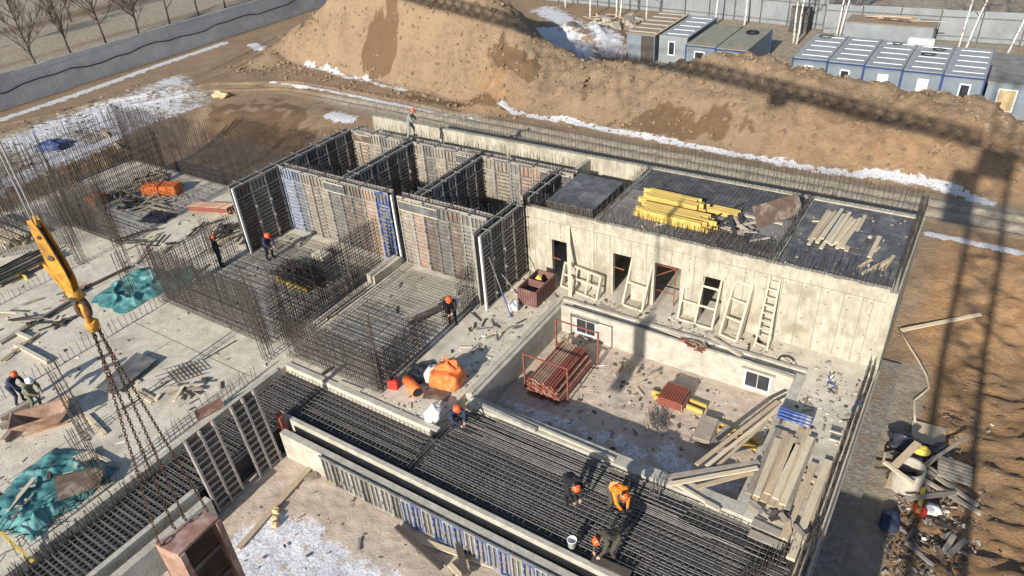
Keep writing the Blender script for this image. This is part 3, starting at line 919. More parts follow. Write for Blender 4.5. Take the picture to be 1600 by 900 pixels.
starters('short hooked bars standing at the front edge of the deck', (-8.2, 25.3), (-5.4, 25.3), .55, .12, 3.4, .009, .5, lean=.2)
column_cage('little bundle of bars beside the crouching worker', -12.95, 14.55, 1.0, .25, 3, .014, 'rebar_grey', -.3, .3)
column_cage('little bundle of bars beside the worker in the orange vest', -5.55, 15.0, 1.05, .25, 3, .014, 'rebar_grey', -.3, .3)
rebar_wall('mesh cage at the right end of the wide trench', (-2.3, 13.2), (-1.2, 15.2), .6, sh=.2, z0=-.3, sv=.15)
# ------------------------------------------------------------------ shuttering
PANEL = {}
def panel_meshes(w, h):
    key = (round(w, 3), round(h, 2))
    if key in PANEL:
        return PANEL[key]
    ply = MB().bx(-w / 2 + .004, w / 2 - .004, .0, .022, .0, h)
    fr = MB()
    for s in (-1, 1):
        x = s * (w / 2 - .03)
        fr.bx(x - .026, x + .026, -.085, -.001, 0, h)
    for z in (.03, h - .03):
        fr.bx(-w / 2 + .056, w / 2 - .056, -.085, -.001, z - .028, z + .028)
    hz_ = h - .62
    if h < 1.6:
        hz_ = .03
    z = .32
    while z < hz_ - .1 and h >= 1.6:
        fr.bx(-w / 2 + .056, w / 2 - .056, -.07, -.001, z - .022, z + .022)
        z += .21
    if h >= 1.6:
        fr.bx(-w / 2 + .056, w / 2 - .056, -.085, -.001, hz_ - .028, hz_ + .028)
    k = max(2, int(w / .2))
    for i in range(1, k):
        x = -w / 2 + w * i / k
        fr.bx(x - .02, x + .02, -.07, -.001, hz_ + .03, h - .06)
    # clamps on the edge profile
    cl = MB()
    for z in ((.45, 1.35, 2.25) if h >= 1.6 else (.5,)):
        cl.bx(w / 2 - .055, w / 2 + .055, -.13, -.088, z - .045, z + .045)
        cl.bx(w / 2 - .02, w / 2 + .02, -.17, -.131, z - .09, z + .03)
    PANEL[key] = (ply.mesh('plywood'), fr.mesh('frame'), cl.mesh('clamp'))
    return PANEL[key]

def with_mat(me, mat):
    key = me.name + '|' + mat
    if key not in BOXMESH:
        c = me.copy()
        c.materials.clear()
        c.materials.append(MAT[mat])
        BOXMESH[key] = c
    return BOXMESH[key]

PLY = ['ply_grey', 'ply_tan', 'ply_grey', 'ply_brown', 'ply_tan', 'ply_grey', 'ply_orange', 'ply_grey', 'ply_tan', 'ply_brown']
def form_row(t, a, b, out, h=3.65, w=.76, plys=None, frames=None, z0=0):
    """a row of shutter panels from a to b; out = side the ribs look to"""
    a, b = Vector((a[0], a[1], z0)), Vector((b[0], b[1], z0))
    L = (b - a).length
    d = (b - a) / L
    n = max(1, round(L / w))
    ws = [w * R.choice([.68, .9, 1.0, 1.18]) for _ in range(n)] if h > 1.6 else [w] * n
    ws = [round(x * L / sum(ws), 2) for x in ws]
    ws[-1] = round(L - sum(ws[:-1]), 3)
    ang = math.atan2(-out[0], out[1]) + math.pi      # local -Y looks along out
    s0 = 0.0
    for i in range(n):
        pm, fm, cm = panel_meshes(ws[i], h)
        c = a + d * (s0 + ws[i] / 2)
        s0 += ws[i]
        ply = plys[i % len(plys)] if plys else R.choice(PLY)
        frm = frames[i % len(frames)] if frames else R.choice(['steel_grey', 'steel_pale', 'steel_grey', 'steel_grey'])
        p = bpy.data.objects.new('formwork_panel', with_mat(pm, ply))
        COL.objects.link(p)
        p.parent = t
        p.location = c - Vector(world_loc(t)) + Vector((0, 0, R.uniform(-.0, .05)))
        p.rotation_euler = (0, 0, ang)
        q = bpy.data.objects.new('frame', with_mat(fm, frm))
        COL.objects.link(q)
        q.parent = p
        if (i + R.randint(0, 1)) % 2 == 0:
            q = bpy.data.objects.new('clamp', with_mat(cm, 'steel_pale'))
            COL.objects.link(q)
            q.parent = p

def form_wall(label, a, b, th=.30, h=3.65, plys=None, frames=None, sides=(1, 1), rods=True, board=None):
    a3, b3 = Vector((*a, 0)), Vector((*b, 0))
    d = (b3 - a3).normalized()
    n = Vector((d.y, -d.x, 0))           # looks to -Y for a wall along +X, to +X for a wall along +Y
    t = thing('formwork_wall', label, 'formwork', tuple((a3 + b3) / 2))
    o = n * (th / 2)
    if sides[0]:
        form_row(t, (a3 + o)[:2], (b3 + o)[:2], n, h, plys=plys, frames=frames)
    if sides[1]:
        form_row(t, (a3 - o)[:2], (b3 - o)[:2], -n, h)
    rl = MB()
    for s in (1, -1):
        rl.bar(a3 + n * (s * (th / 2 + .05)) + Vector((0, 0, h + .075)), b3 + n * (s * (th / 2 + .05)) + Vector((0, 0, h + .075)), .07, .05)
    rl.build('top_rail', 'steel_pale', t)
    L = (b3 - a3).length
    k = .5
    while k < L:
        p = a3 + d * k + Vector((0, 0, h + .13))
        MB().bar(p - n * (th / 2 + .28), p + n * (th / 2 + .28), .05, .045).build('cross_tie', 'steel_grey', t)
        k += R.uniform(1.0, 1.5)
    if rods:
        m = MB()
        k = .08
        while k < L:
            for s in (-.08, .08):
                p = a3 + d * k + n * s
                m.rod(p + Vector((0, 0, .05)), p + Vector((R.uniform(-.04, .04), R.uniform(-.04, .04), h + R.uniform(.15, .75))), .010)
            k += .2
        m.build('wall_bars', 'rebar', t)
    if board:
        for s0, s1, zz, mat in board:
            pa, pb = a3 + d * s0 + n * (th / 2 + .092), a3 + d * s1 + n * (th / 2 + .092)
            MB().bar(pa + Vector((0, 0, zz)), pb + Vector((0, 0, zz)), .02, .42).build('cover_board', mat, t)
            MB().bar(pa + n * .02 + Vector((0, 0, zz + .23)), pb + n * .02 + Vector((0, 0, zz + .23)), .04, .04).build('board_rim', 'wood_white', t)
            MB().bar(pa + n * .02 + Vector((0, 0, zz - .23)), pb + n * .02 + Vector((0, 0, zz - .23)), .04, .04).build('board_rim', 'wood_white', t)
    return t
FW = 22.6
form_wall('long shutter wall at the left front of the open rooms, with blue end panels', (-29.95, FW), (-22.45, FW), plys=['ply_blue', 'ply_grey', 'ply_tan', 'ply_tan', 'ply_tan', 'ply_grey', 'ply_brown', 'ply_brown', 'ply_orange', 'ply_grey'],
          frames=['steel_bluegrey', 'steel_bluegrey', 'steel_pale', 'steel_grey', 'steel_pale', 'steel_grey', 'steel_grey', 'steel_grey', 'steel_pale', 'steel_blue'], board=[(3.2, 4.6, 3.3, 'ply_dark')])
form_wall('shutter wall at the right front of the open rooms, with an orange panel', (-21.9, FW), (-16.75, FW), plys=['ply_tan', 'ply_orange', 'ply_brown', 'ply_grey', 'ply_brown', 'ply_grey', 'ply_grey'],
          frames=['steel_pale', 'steel_pale', 'steel_grey', 'steel_grey', 'steel_grey', 'steel_pale', 'steel_pale'], board=[(.1, 2.4, 3.3, 'ply_dark')])
BKP = ['ply_tan', 'ply_orange', 'ply_tan', 'ply_grey', 'ply_tan', 'ply_tan', 'ply_grey']
form_wall('back shutter wall of the first open room on the left', (-30.2, 28.15), (-25.8, 28.15), plys=BKP, frames=['steel_pale', 'steel_grey'], board=[(.3, 1.6, 3.3, 'ply_brown')])
form_wall('back shutter wall of the middle open room', (-25.5, 28.15), (-21.2, 28.15), plys=BKP[2:] + BKP[:2], frames=['steel_pale', 'steel_grey'], board=[(3.0, 4.2, 3.3, 'ply_dark')])
form_wall('back shutter wall of the right open room, with an orange patch', (-20.9, 28.15), (-15.5, 28.15), plys=['ply_tan', 'ply_tan', 'ply_grey', 'ply_orange', 'ply_orange', 'ply_grey', 'ply_tan'], frames=['steel_pale', 'steel_grey'], board=[(3.6, 5.2, 3.35, 'ply_dark')])
SHADE_PLY = ['ply_brown', 'ply_grey', 'ply_brown', 'ply_brown']  # darker plies for the cross walls, their shade put into the colour
form_wall('leftmost shutter cross wall of the open rooms, running out towards the worker', (-30.25, 19.5), (-30.25, 27.95), plys=SHADE_PLY, frames=['steel_grey', 'steel_pale'])
form_wall('second shutter cross wall from the left in the open rooms', (-25.65, 22.95), (-25.65, 27.95), plys=SHADE_PLY, frames=['steel_grey', 'steel_pale'])
form_wall('third shutter cross wall from the left in the open rooms', (-21.05, 22.95), (-21.05, 27.95), plys=SHADE_PLY, frames=['steel_grey', 'steel_pale'])
form_wall('rightmost shutter cross wall, ending at the white post by the pale concrete wall', (-16.35, 21.0), (-16.35, 24.4), plys=SHADE_PLY, frames=['steel_pale', 'steel_grey'])
form_wall('short shutter cross wall between the right open room and the raised black deck', (-16.35, 24.9), (-16.35, 27.95), plys=SHADE_PLY, frames=['steel_grey'])
# white edge posts and blue push-pull props
for x, y, lab in ((-16.13, 20.93, 'white steel edge post of the right-hand shutter wall'), (-30.05, 19.43, 'white steel edge post of the leftmost shutter wall'), (-22.2, 22.35, 'white steel edge post between the two front shutter walls')):
    t = tag(MB().bx(x - .045, x + .045, y - .05, y + .05, 0, 3.72).build('edge_post', 'steel_white'), lab, 'post')
def prop(label, a, b, mat='steel_blue', r=.035):
    t = thing('push_pull_prop', label, 'prop', b)
    a, b = Vector(a), Vector(b)
    m_ = a.lerp(b, .55)
    MB().tube([a, m_], r * .75, 8).build('inner_tube', 'steel_grey', t)
    MB().tube([m_, b], r, 8).build('outer_tube', mat, t)
    MB().obx((b.x, b.y, b.z + .02), (.16, .16, .03)).build('foot_plate', mat, t)
    return t
prop('blue push-pull prop bracing the right shutter wall', (-16.1, 21.4, 2.5), (-14.9, 21.0, .0))
prop('lower blue brace strut of the right shutter wall', (-16.1, 22.2, 1.2), (-14.95, 22.2, .0))

# blue and grey low shutters along the courtyard wall
t = thing('formwork_wall', 'low blue and grey shutter row along the courtyard wall', 'formwork', (-9, 10.85, -1.3))
form_row(t, (-16.35, 10.86), (-12.7, 10.86), (0, -1), 1.22, .45, ['ply_grey'], ['steel_pale', 'steel_grey', 'steel_pale'], -1.28)
form_row(t, (-12.68, 10.86), (-2.0, 10.86), (0, -1), 1.22, .42, ['ply_grey', 'ply_tan'], ['steel_bluegrey', 'steel_blue', 'steel_pale', 'steel_blue'], -1.28)
MB().bar((-16.4, 10.80, .0), (-2.0, 10.80, .0), .06, .05).build('top_rail', 'steel_grey', t)
# big grey shutters leaning over the left trench
for a, b, h, lab in (((-18.75, 7.85), (-18.75, 9.0), 3.3, 'tall grey shutter panel with horizontal ribs, left of the pair by the courtyard corner'),
                     ((-18.75, 9.7), (-18.75, 10.75), 3.3, 'tall grey shutter panel with horizontal ribs, right of the pair by the courtyard corner')):
    t = thing('leaning_shutter', lab, 'formwork', ((a[0] + b[0]) / 2, (a[1] + b[1]) / 2, -1.3))
    t.rotation_euler = (0, math.radians(-5), 0)
    x = a[0]
    z0, z1 = -1.28, -1.28 + h
    MB().bx(x - .02, x, a[1], b[1], z0, z1).build('plywood', 'ply_brown', t)
    m = MB()
    for yy in (a[1] + .04, (a[1] + b[1]) / 2, b[1] - .04):
        m.bx(x + .001, x + .13, yy - .04, yy + .04, z0, z1)
    z = z0 + .06
    while z < z1:
        m.bx(x + .001, x + .10, a[1] + .002, b[1] - .002, z - .03, z + .03)
        z += .27
    m.build('frame', 'steel_pale', t)
t = tag(MB().bx(-18.95, -18.82, 11.19, 11.45, -.5, .45).bx(-18.81, -18.7, 11.19, 11.4, -.5, .35).build('formwork_corner', 'steel_red'), 'small rusty red shutter corner piece behind the grey shutters', 'formwork')

# ------------------------------------------------------------------ loose things in and around the pool
TUBES = {}
def tube_obj(a, b, r, mat, parent, name='prop_tube', n=8):
    a, b = Vector(a), Vector(b)
    L = round((b - a).length, 2)
    key = (L, r, mat)
    if key not in TUBES:
        m = MB().tube([(-L / 2, 0, 0), (L / 2, 0, 0)], r, n)
        m.tube([(-L / 2 - .006, 0, 0), (-L / 2 + .02, 0, 0)], r * 1.25, n)
        m.tube([(L / 2 - .02, 0, 0), (L / 2 + .006, 0, 0)], r * 1.25, n)
        me_ = m.mesh(name)
        me_.materials.append(MAT[mat])
        TUBES[key] = me_
    o = bpy.data.objects.new(name, TUBES[key])
    COL.objects.link(o)
    o.parent = parent
    o.location = (a + b) / 2 - Vector(world_loc(parent))
    o.rotation_mode = 'QUATERNION'
    o.rotation_quaternion = (b - a).normalized().to_track_quat('X', 'Z')
    return o

PF = -1.28
t = thing('prop_bundle', 'large rack of stacked rusty red steel props on the pool floor', 'prop stack', (-11.5, 19.6, PF))
for row in range(8):
    for c in range(12 - row // 3):
        x = -12.38 + c * .125 + (row % 2) * .06
        z = PF + .08 + row * .105
        e = R.uniform(-.07, .07)
        tube_obj((x, 18.25 + e, z), (x + R.uniform(-.02, .02), 21.0 + e, z), .048, 'steel_red' if R.random() < .7 else 'steel_rust', t)
for x, y in ((-12.75, 18.6), (-10.75, 18.6), (-12.75, 21.2), (-10.75, 21.2)):
    box_at('rack_post', 'steel_red', x - .03, x + .03, y - .03, y + .03, PF, PF + 1.75, t)
for y in (18.6, 21.2):
    box_at('rack_rail', 'steel_red', -12.72, -10.78, y - .025, y + .025, PF + 1.68, PF + 1.73, t)
    box_at('rack_rail', 'steel_red', -12.72, -10.78, y - .025, y + .025, PF + .0, PF + .03, t)
t = thing('timber_heap', 'heap of broken boards and scrap in the far left corner of the pool', 'scrap heap', (-12, 21.6, PF))
for k in range(14):
    a = (R.uniform(-12.9, -11.2), R.uniform(21.1, 22.2), PF + R.uniform(.05, .35))
    plank(a, (a[0] + R.uniform(-.7, .7), a[1] + R.uniform(-.5, .3), PF + R.uniform(.03, .5)), R.choice([.06, .1, .14]), .03, R.choice(['wood', 'wood_grey', 'wood_white']), t)

t = thing('prop_pallet', 'small pallet of short red props wrapped in film on the pool floor', 'pallet', (-7.29, 20.94, -1.28))
bx0, by0 = -7.55, 19.95
for row in range(4):
    for c in range(9):
        x = bx0 + .05 + c * .105
        tube_obj((x, by0 + R.uniform(-.02, .02), PF + .30 + row * .10), (x, by0 + 1.0 + R.uniform(-.03, .03), PF + .30 + row * .10), .048, 'steel_red', t)
MB().bx(bx0 - .03, bx0 + .98, by0 + .02, by0 + .03, PF + .22, PF + .58).bx(bx0 - .03, bx0 - .02, by0 + .03, by0 + .98, PF + .22, PF + .58).bx(bx0 + .97, bx0 + .98, by0 + .03, by0 + .98, PF + .22, PF + .58).build('film_wrap', 'rust_pink', t)

def hbeam(a, b, parent=None, label=None, mat='beam_yellow'):
    """timber formwork beam: two flanges and a web"""
    a, b = Vector(a), Vector(b)
    L = round((b - a).length, 2)
    key = ('hb', L, mat)
    if key not in BOXMESH:
        m_ = MB().bx(-L / 2, L / 2, -.04, .04, -.1, -.06).bx(-L / 2, L / 2, -.04, .04, .06, .1).bx(-L / 2, L / 2, -.015, .015, -.06, .06)
        me_ = m_.mesh('timber_beam')
        me_.materials.append(MAT[mat])
        BOXMESH[key] = me_
    o = bpy.data.objects.new('timber_beam', BOXMESH[key])
    COL.objects.link(o)
    mid = (a + b) / 2
    if parent:
        o.parent = parent
        mid -= Vector(world_loc(parent))
    o.location = mid
    o.rotation_mode = 'QUATERNION'
    o.rotation_quaternion = (b - a).normalized().to_track_quat('X', 'Z')
    if label:
        tag(o, label, 'beam')
    return o
for a, b, lab in (((-8.08, 20.63, -1.18), (-7.34, 20.61, -1.18), 'short yellow beam left of the red prop pallet'), ((-7.88, 20.40, -1.18), (-7.33, 20.37, -1.18), 'short yellow beam nearest the left end of the prop pallet'),
                  ((-6.85, 20.88, -1.18), (-5.89, 20.83, -1.18), 'yellow beam right behind the red prop pallet'), ((-6.87, 20.54, -1.18), (-5.91, 20.45, -1.18), 'yellow beam right in front of the red prop pallet'),
                  ((-5.21, 20.17, -1.18), (-3.61, 19.94, -1.18), 'long yellow beam under the planks at the right of the pool'), ((-5.34, 19.87, -1.18), (-3.60, 19.62, -1.18), 'long yellow beam nearest the right corner of the pool')):
    hbeam(a, b, None, lab)
t = thing('bar_heap', 'tangled grey heap of thin steel bars on the pool floor', 'steel bars', (-7.28, 19.22, -1.28))
m = MB()
c = (-7.24, 19.13, -1.25)
for k in range(60):
    an = R.gauss(2.3, .25)
    l = R.uniform(.5, .95)
    x, y, z = c[0] + R.uniform(-.35, .35), c[1] + R.uniform(-.3, .3), PF + .02 + R.uniform(0, .28)
    m.rod((x - l / 2 * math.cos(an), y - l / 2 * math.sin(an), z + R.uniform(-.02, .08)), (x + l / 2 * math.cos(an), y + l / 2 * math.sin(an), z + R.uniform(-.02, .08)), .009)
m.build('bars', 'rebar_grey', t)
t = thing('panel_stack', 'stack of weathered grey panels and boards on the pool floor', 'panel stack', (-5.38, 19.51, -1.28))
c = (-5.44, 19.55, -1.28)
for k in range(4):
    MB().obx((c[0] + R.uniform(-.04, .04), c[1] + R.uniform(-.04, .04), PF + .12 + k * .06), (.62, 1.25, .05), R.uniform(-.08, .08) + .05).build('panel', 'wood_grey', t)
for k in range(5):
    plank((c[0] + .38 + k * .07, c[1] - .75, PF + .1 + R.uniform(0, .1)), (c[0] + .5 + k * .08, c[1] + .6, PF + .12 + R.uniform(0, .1)), .09, .04, 'wood_grey', t)

def loose_plank(label, a, b, w=.18, h=.05, mat='wood', roll=0, cat='plank'):
    return tag(plank(a, b, w, h, mat, None, 'plank', roll), label, cat)
loose_plank('long board spanning the right corner of the pool, farthest from the camera', (-4.84, 16.70, .10), (-3.39, 20.97, .10), .14, .05, 'wood')
loose_plank('long pale board spanning the right corner of the pool, second from the back', (-4.53, 16.78, .13), (-3.23, 20.72, .10), .13, .04, 'wood_pale')
loose_plank('shorter board spanning the right corner of the pool, lowest in the picture', (-4.22, 17.02, .10), (-3.50, 19.86, -.05), .10, .05, 'wood')
loose_plank('heavy grey board lying over the near right pool corner, upper of three', (-5.49, 15.67, .14), (-3.10, 17.70, .20), .17, .06, 'wood_grey')
loose_plank('heavy pale board lying over the near right pool corner, middle of three', (-5.28, 15.37, .22), (-3.05, 17.36, .28), .15, .06, 'wood_pale')
loose_plank('shorter board lying over the near right pool corner, lowest of three', (-4.52, 15.72, .15), (-3.15, 17.19, .18), .15, .05, 'wood')
t = thing('plank_stack', 'wide stack of long grey-brown planks between the pool and the right edge', 'plank stack', (-2.35, 18, 0))
for y in (16.6, 18.2, 19.6):
    plank((-3.15, y, .06), (-1.7, y, .06), .10, .09, 'wood_grey', t, 'sleeper')
for k in range(6):
    x = -3.0 + k * .235
    plank((x, 16.2 + R.uniform(-.3, .2), .14), (x + R.uniform(-.08, .08), 20.0 + R.uniform(-.5, .2), .14), .215, .05, R.choice(['wood', 'wood_grey', 'wood']), t)
for k in range(4):
    x = -2.75 + k * .26
    plank((x, 16.3 + R.uniform(-.2, .3), .195), (x + R.uniform(-.12, .12), 19.6 + R.uniform(-.6, .2), .195), .21, .05, R.choice(['wood', 'wood_pale']), t)
t = thing('blue_prop_stack', 'small stack of bright blue steel props by the plank stack', 'prop stack', (-2.65, 20.27, 0))
c = (-2.63, 20.21, 0)
for row in range(3):
    for k in range(4 - row):
        tube_obj((c[0] - .55, c[1] - .18 + k * .12 + row * .06, .27 + row * .10), (c[0] + .55, c[1] - .18 + k * .12 + row * .06, .27 + row * .10), .05, 'steel_blue', t)
for x in (-.4, .4):
    MB().bx(c[0] + x - .04, c[0] + x + .04, c[1] - .28, c[1] + .3, .0, .21).build('sleeper', 'wood_dark', t)
loose_plank('thick pale board along the right slab edge, outer of two', (-1.25, 14.6, .12), (-1.2, 18.9, .12), .24, .12, 'wood_pale')
loose_plank('thick brown board along the right slab edge, inner of two', (-1.62, 15.2, .10), (-1.55, 18.6, .10), .22, .10, 'wood')
loose_plank('short yellowish cross board between the plank stack and the edge boards', (-2.0, 18.0, .07), (-1.35, 17.9, .07), .16, .06, 'wood_pale')
loose_plank('short brown cross board below the yellowish one', (-2.05, 17.45, .06), (-1.4, 17.4, .06), .5, .04, 'wood')
loose_plank('short grey cross board at the foot of the plank stack', (-2.3, 16.0, .06), (-1.2, 15.75, .06), .2, .06, 'wood_grey')
loose_plank('long grey outer board capping the right slab edge', (-.63, 12.0, .03), (-.63, 24.3, .05), .05, .22, 'wood_grey')
loose_plank('long brown board laid along the right slab edge', (-1.05, 13.5, .08), (-1.0, 20.5, .10), .07, .06, 'wood')
for x, y, s in ((-1.30, 20.55, .4), (-1.25, 20.15, .38)):  # black top plate paints the shade of the hole, nothing is cut out
    tag(MB().bx(x - s / 2, x + s / 2, y - .13, y + .13, .0, .06).bx(x - s / 2 + .04, x + s / 2 - .04, y - .10, y + .10, .061, .066, 1).build('painted_duct_hole', ['concrete_pale', 'ply_dark']), 'small duct with its shaded hole painted as a flat black plate near the right slab edge, %s of two' % ('farther' if y > 20.3 else 'nearer'), 'opening')
loose_plank('blue steel strut leaning over the right slab edge', (-1.06, 21.68, .1), (-0.77, 21.92, .55), .06, .06, 'steel_blue', 0, 'strut')
loose_plank('pale board leaning on the corner of the pale wall', (-0.87, 23.76, .02), (-1.1, 24.4, .9), .05, .05, 'wood_white')

# boards, black strips and scrap between pool and front wall
loose_plank('white timber beam on the far pool edge, left of the second window', (-6.73, 23.49, .06), (-5.36, 22.91, .06), .14, .1, 'wood_white')
loose_plank('white timber beam on the far pool edge above the second window', (-4.91, 22.59, .08), (-3.24, 22.47, .08), .14, .12, 'wood_white')
loose_plank('black board lying behind the far pool edge', (-4.86, 22.91, .03), (-3.42, 22.82, .03), .26, .03, 'ply_dark')
loose_plank('grey board lying on the floor before the second doorway', (-11.88, 23.52, .03), (-10.85, 23.30, .03), .14, .04, 'wood_grey')
loose_plank('thin board lying parallel to the far pool edge', (-8.82, 23.12, .03), (-7.28, 22.95, .03), .14, .04, 'wood_white')
loose_plank('small dark board on the floor by the pool edge', (-10.13, 23.25, .03), (-9.84, 23.20, .03), .2, .03, 'wood_dark')
t = thing('red_scrap', 'little heap of red steel brackets on the far pool edge', 'scrap', (-7.23, 22.60, 0))
c = (-7.21, 22.54, .05)
for k in range(16):
    an = R.uniform(-.8, .6)
    l = R.uniform(.25, .6)
    x, y = c[0] + R.uniform(-.5, .5), c[1] + R.uniform(-.2, .25)
    plank((x - l / 2 * math.cos(an), y - l / 2 * math.sin(an), .12 + R.uniform(-.03, .1)), (x + l / 2 * math.cos(an), y + l / 2 * math.sin(an), .12 + R.uniform(-.03, .1)), .06, .03, R.choice(['steel_red', 'steel_red', 'steel_rust']), t, 'bracket')
m = MB()
c = (-3.79, 23.47, .04)
ring = [(c[0] + .27 * math.cos(a) , c[1] + .27 * math.sin(a), .04) for a in np.linspace(0.5, 5.9, 24)]
tag(m.tube(ring, .035, 6).build('hose_ring', 'cable_black', smooth=True), 'open ring of black hose lying on the slab', 'hose')
t = thing('tool_scrap', 'blue and white metal scrap on the slab near the right wall corner', 'scrap', (-2.09, 22.88, 0))
c = (-2.09, 22.88, 0)
for k in range(8):
    a = (c[0] + R.uniform(-.25, .25), c[1] + R.uniform(-.4, .5), .06)
    plank(a, (a[0] + R.uniform(-.3, .3), a[1] + R.uniform(-.3, .3), .06 + R.uniform(0, .25)), .04, .03, R.choice(['steel_blue', 'steel_white', 'steel_grey']), t, 'scrap_piece')

# wooden door and window formers leaning on the front wall
def former(label, p0, p1, height, lean, cols, rows, depth=.16, mat='wood_white', ba=.085):
    """frame of battens: base corners p0-p1 on the floor, height up the slope, leaning back by lean metres"""
    p0, p1 = Vector(p0), Vector(p1)
    t = thing('wooden_former', label, 'frame', tuple((p0 + p1) / 2))
    u = p1 - p0
    n = Vector((-u.y, u.x, 0)).normalized()
    up = Vector((0, 0, math.sqrt(max(height ** 2 - lean ** 2, .01)))) + n * lean
    for k in range(cols + 1):
        a = p0 + u * (k / cols)
        o = plank(a + n * .02, a + n * .02 + up, ba, depth if k in (0, cols) else .06, mat, t, 'upright')
        o.rotation_quaternion = Matrix((up.normalized(), u.normalized(), up.normalized().cross(u.normalized()))).transposed().to_quaternion()
    for k in range(rows + 1):
        a = p0 + up * ((k + (.02 if k == 0 else (-.02 if k == rows else 0))) / rows)
        o = plank(a, a + u, ba, depth if k in (0, rows) else .06, mat, t, 'crosspiece')
        fwd = u.normalized()
        o.rotation_quaternion = Matrix((fwd, -up.normalized(), fwd.cross(-up.normalized()))).transposed().to_quaternion()
    return t
former('low wide wooden former with six panes leaning beside the first doorway', (-14.12, 24.15, 0), (-12.14, 23.83, 0), 1.15, .35, 3, 2, .2)
former('tall two-pane wooden former leaning before the second doorway', (-10.98, 24.04, 0), (-10.02, 23.94, 0), 2.15, .75, 1, 2)
former('large six-pane wooden former leaning before the third doorway', (-8.48, 24.16, 0), (-6.98, 24.13, 0), 2.55, .8, 2, 3)
former('three-pane boxed wooden former leaning on the wall left of the ladder', (-6.55, 23.97, 0), (-5.81, 23.83, 0), 2.4, .8, 1, 3, .28)
loose_plank('long pale board leaning against the wall by the first doorway', (-13.31, 23.48, .02), (-13.95, 24.55, 3.0), .16, .06, 'wood_white', 0)
def ladder(label, p0, p1, q0, q1, n):
    t = thing('ladder', label, 'ladder', p0)
    p0, p1, q0, q1 = map(Vector, (p0, p1, q0, q1))
    plank(p0, q0, .07, .07, 'wood_white', t, 'rail')
    plank(p1, q1, .07, .07, 'wood_white', t, 'rail')
    for k in range(n):
        f = (k + .5) / n
        plank(p0.lerp(q0, f), p1.lerp(q1, f), .06, .05, 'wood_white', t, 'rung')
ladder('pale wooden ladder leaning against the concrete front wall', (-5.11, 23.82, 0), (-4.60, 23.72, 0), (-5.07, 24.52, 2.93), (-4.70, 24.52, 2.92), 9)
for k, (x, z, lab) in enumerate(((-14.9, 1.0, 'red bar across the first doorway'), (-11.7, 1.35, 'red bar across the second doorway'))):
    tag(MB().tube([(x - .45, 24.72, z + .05), (x + .45, 24.7, z)], .03, 6).build('safety_bar', 'steel_red'), lab, 'bar')
t = thing('tube_scaffold', 'thin red scaffold frame standing in the third doorway', 'scaffold', (-9.64, 24.90, 0.10))
m = MB()
for a, b in (((-9.9, 24.95, 0), (-9.9, 24.95, 2.1)), ((-9.0, 24.95, 0), (-9.0, 24.95, 2.1)), ((-9.9, 24.95, .6), (-9.0, 24.95, .6)), ((-9.9, 24.95, 1.3), (-9.0, 24.95, 1.9)), ((-9.9, 24.95, 1.9), (-9.0, 24.95, 1.9))):
    m.tube([a, b], .025, 6)
m.build('tubes', 'steel_red', t)

# brown bin with soil
def bin_box():
    t = thing('brown_bin', 'brown slatted bin with dark inside standing left of the first doorway', 'bin', (-14.75, 22.9, 0))
    x0, x1, y0, y1, h = -15.15, -14.2, 22.0, 23.75, .85
    for a in ((x0, x1, y0, y0 + .05), (x0, x1, y1 - .05, y1), (x0, x0 + .05, y0 + .051, y1 - .051), (x1 - .05, x1, y0 + .051, y1 - .051)):
        MB().bx(*a, .05, h).build('side', 'hull_brown', t)
    m = MB()
    for k in range(8):
        m.bx(x0 + .02 + k * .118, x0 + .06 + k * .118, y0 - .03, y0 - .001, .05, h)
    for k in range(14):
        m.bx(x1 + .001, x1 + .03, y0 + .03 + k * .125, y0 + .07 + k * .125, .05, h)
    m.build('slats', 'hull_brown', t)
    MB().bx(x0 + .06, x1 - .06, y0 + .06, y1 - .06, .06, .42).build('contents', 'wood_dark', t)
    MB().bx(x0 + .06, x1 - .06, 22.85, 22.9, .42, h).build('divider', 'hull_brown', t)
    blob('yellow_bag', 'yellow bag lying in the brown bin', 'bag', (-14.75, 23.2, .42), (.28, .22, .45), 'yellow_foam', 3)

def blob(name, label, cat, c, d, mat, seed, rz=0, sq=.55, rough=.12, n=36, parent=None):
    """soft sack: a superellipsoid with creases, flat below"""
    mb = MB()
    rr = random.Random(seed)
    rows = 22
    ph = [rr.uniform(0, 6.28) for _ in range(6)]
    sg = lambda v, e: math.copysign(abs(v) ** e, v)
    for i in range(rows + 1):
        th = -math.pi / 2 + math.pi * i / rows
        for k in range(n):
            a = 2 * math.pi * k / n
            w_ = 1 + rough * (math.sin(3 * a + ph[0] + 2 * th) + .7 * math.sin(5 * a + ph[1] - 3 * th) + .5 * math.sin(7 * th + ph[2] + 2 * a)) * .5 + rough * 1.1 * (float(fbm(np.array([a * 1.6 + seed]), np.array([th * 2.2 + 9]), 3, seed)[0]) - .5) * math.sin(math.pi * k / n)
            x = sg(math.cos(th), sq) * sg(math.cos(a), sq) * d[0] / 2 * w_
            y = sg(math.cos(th), sq) * sg(math.sin(a), sq) * d[1] / 2 * w_
            z = (sg(math.sin(th), sq) * .5 + .5) * d[2] * (1 + rough * .6 * math.sin(2 * a + ph[3]) * (i / rows))
            xr, yr = x * math.cos(rz) - y * math.sin(rz), x * math.sin(rz) + y * math.cos(rz)
            mb.v.append((c[0] + xr, c[1] + yr, c[2] + z))
    for i in range(rows):
        for k in range(n):
            mb.f.append((i * n + k, i * n + (k + 1) % n, (i + 1) * n + (k + 1) % n, (i + 1) * n + k))
            mb.m.append(0)
    o = mb.build(name, mat, parent, smooth=True)
    if parent is None:
        tag(o, label, cat)
    return o
bin_box()
blob('white_sack', 'white sack lying against the brown bin', 'sack', (-15.10, 21.56, 0), (.45, .65, .35), 'bag_white', 5, .4)
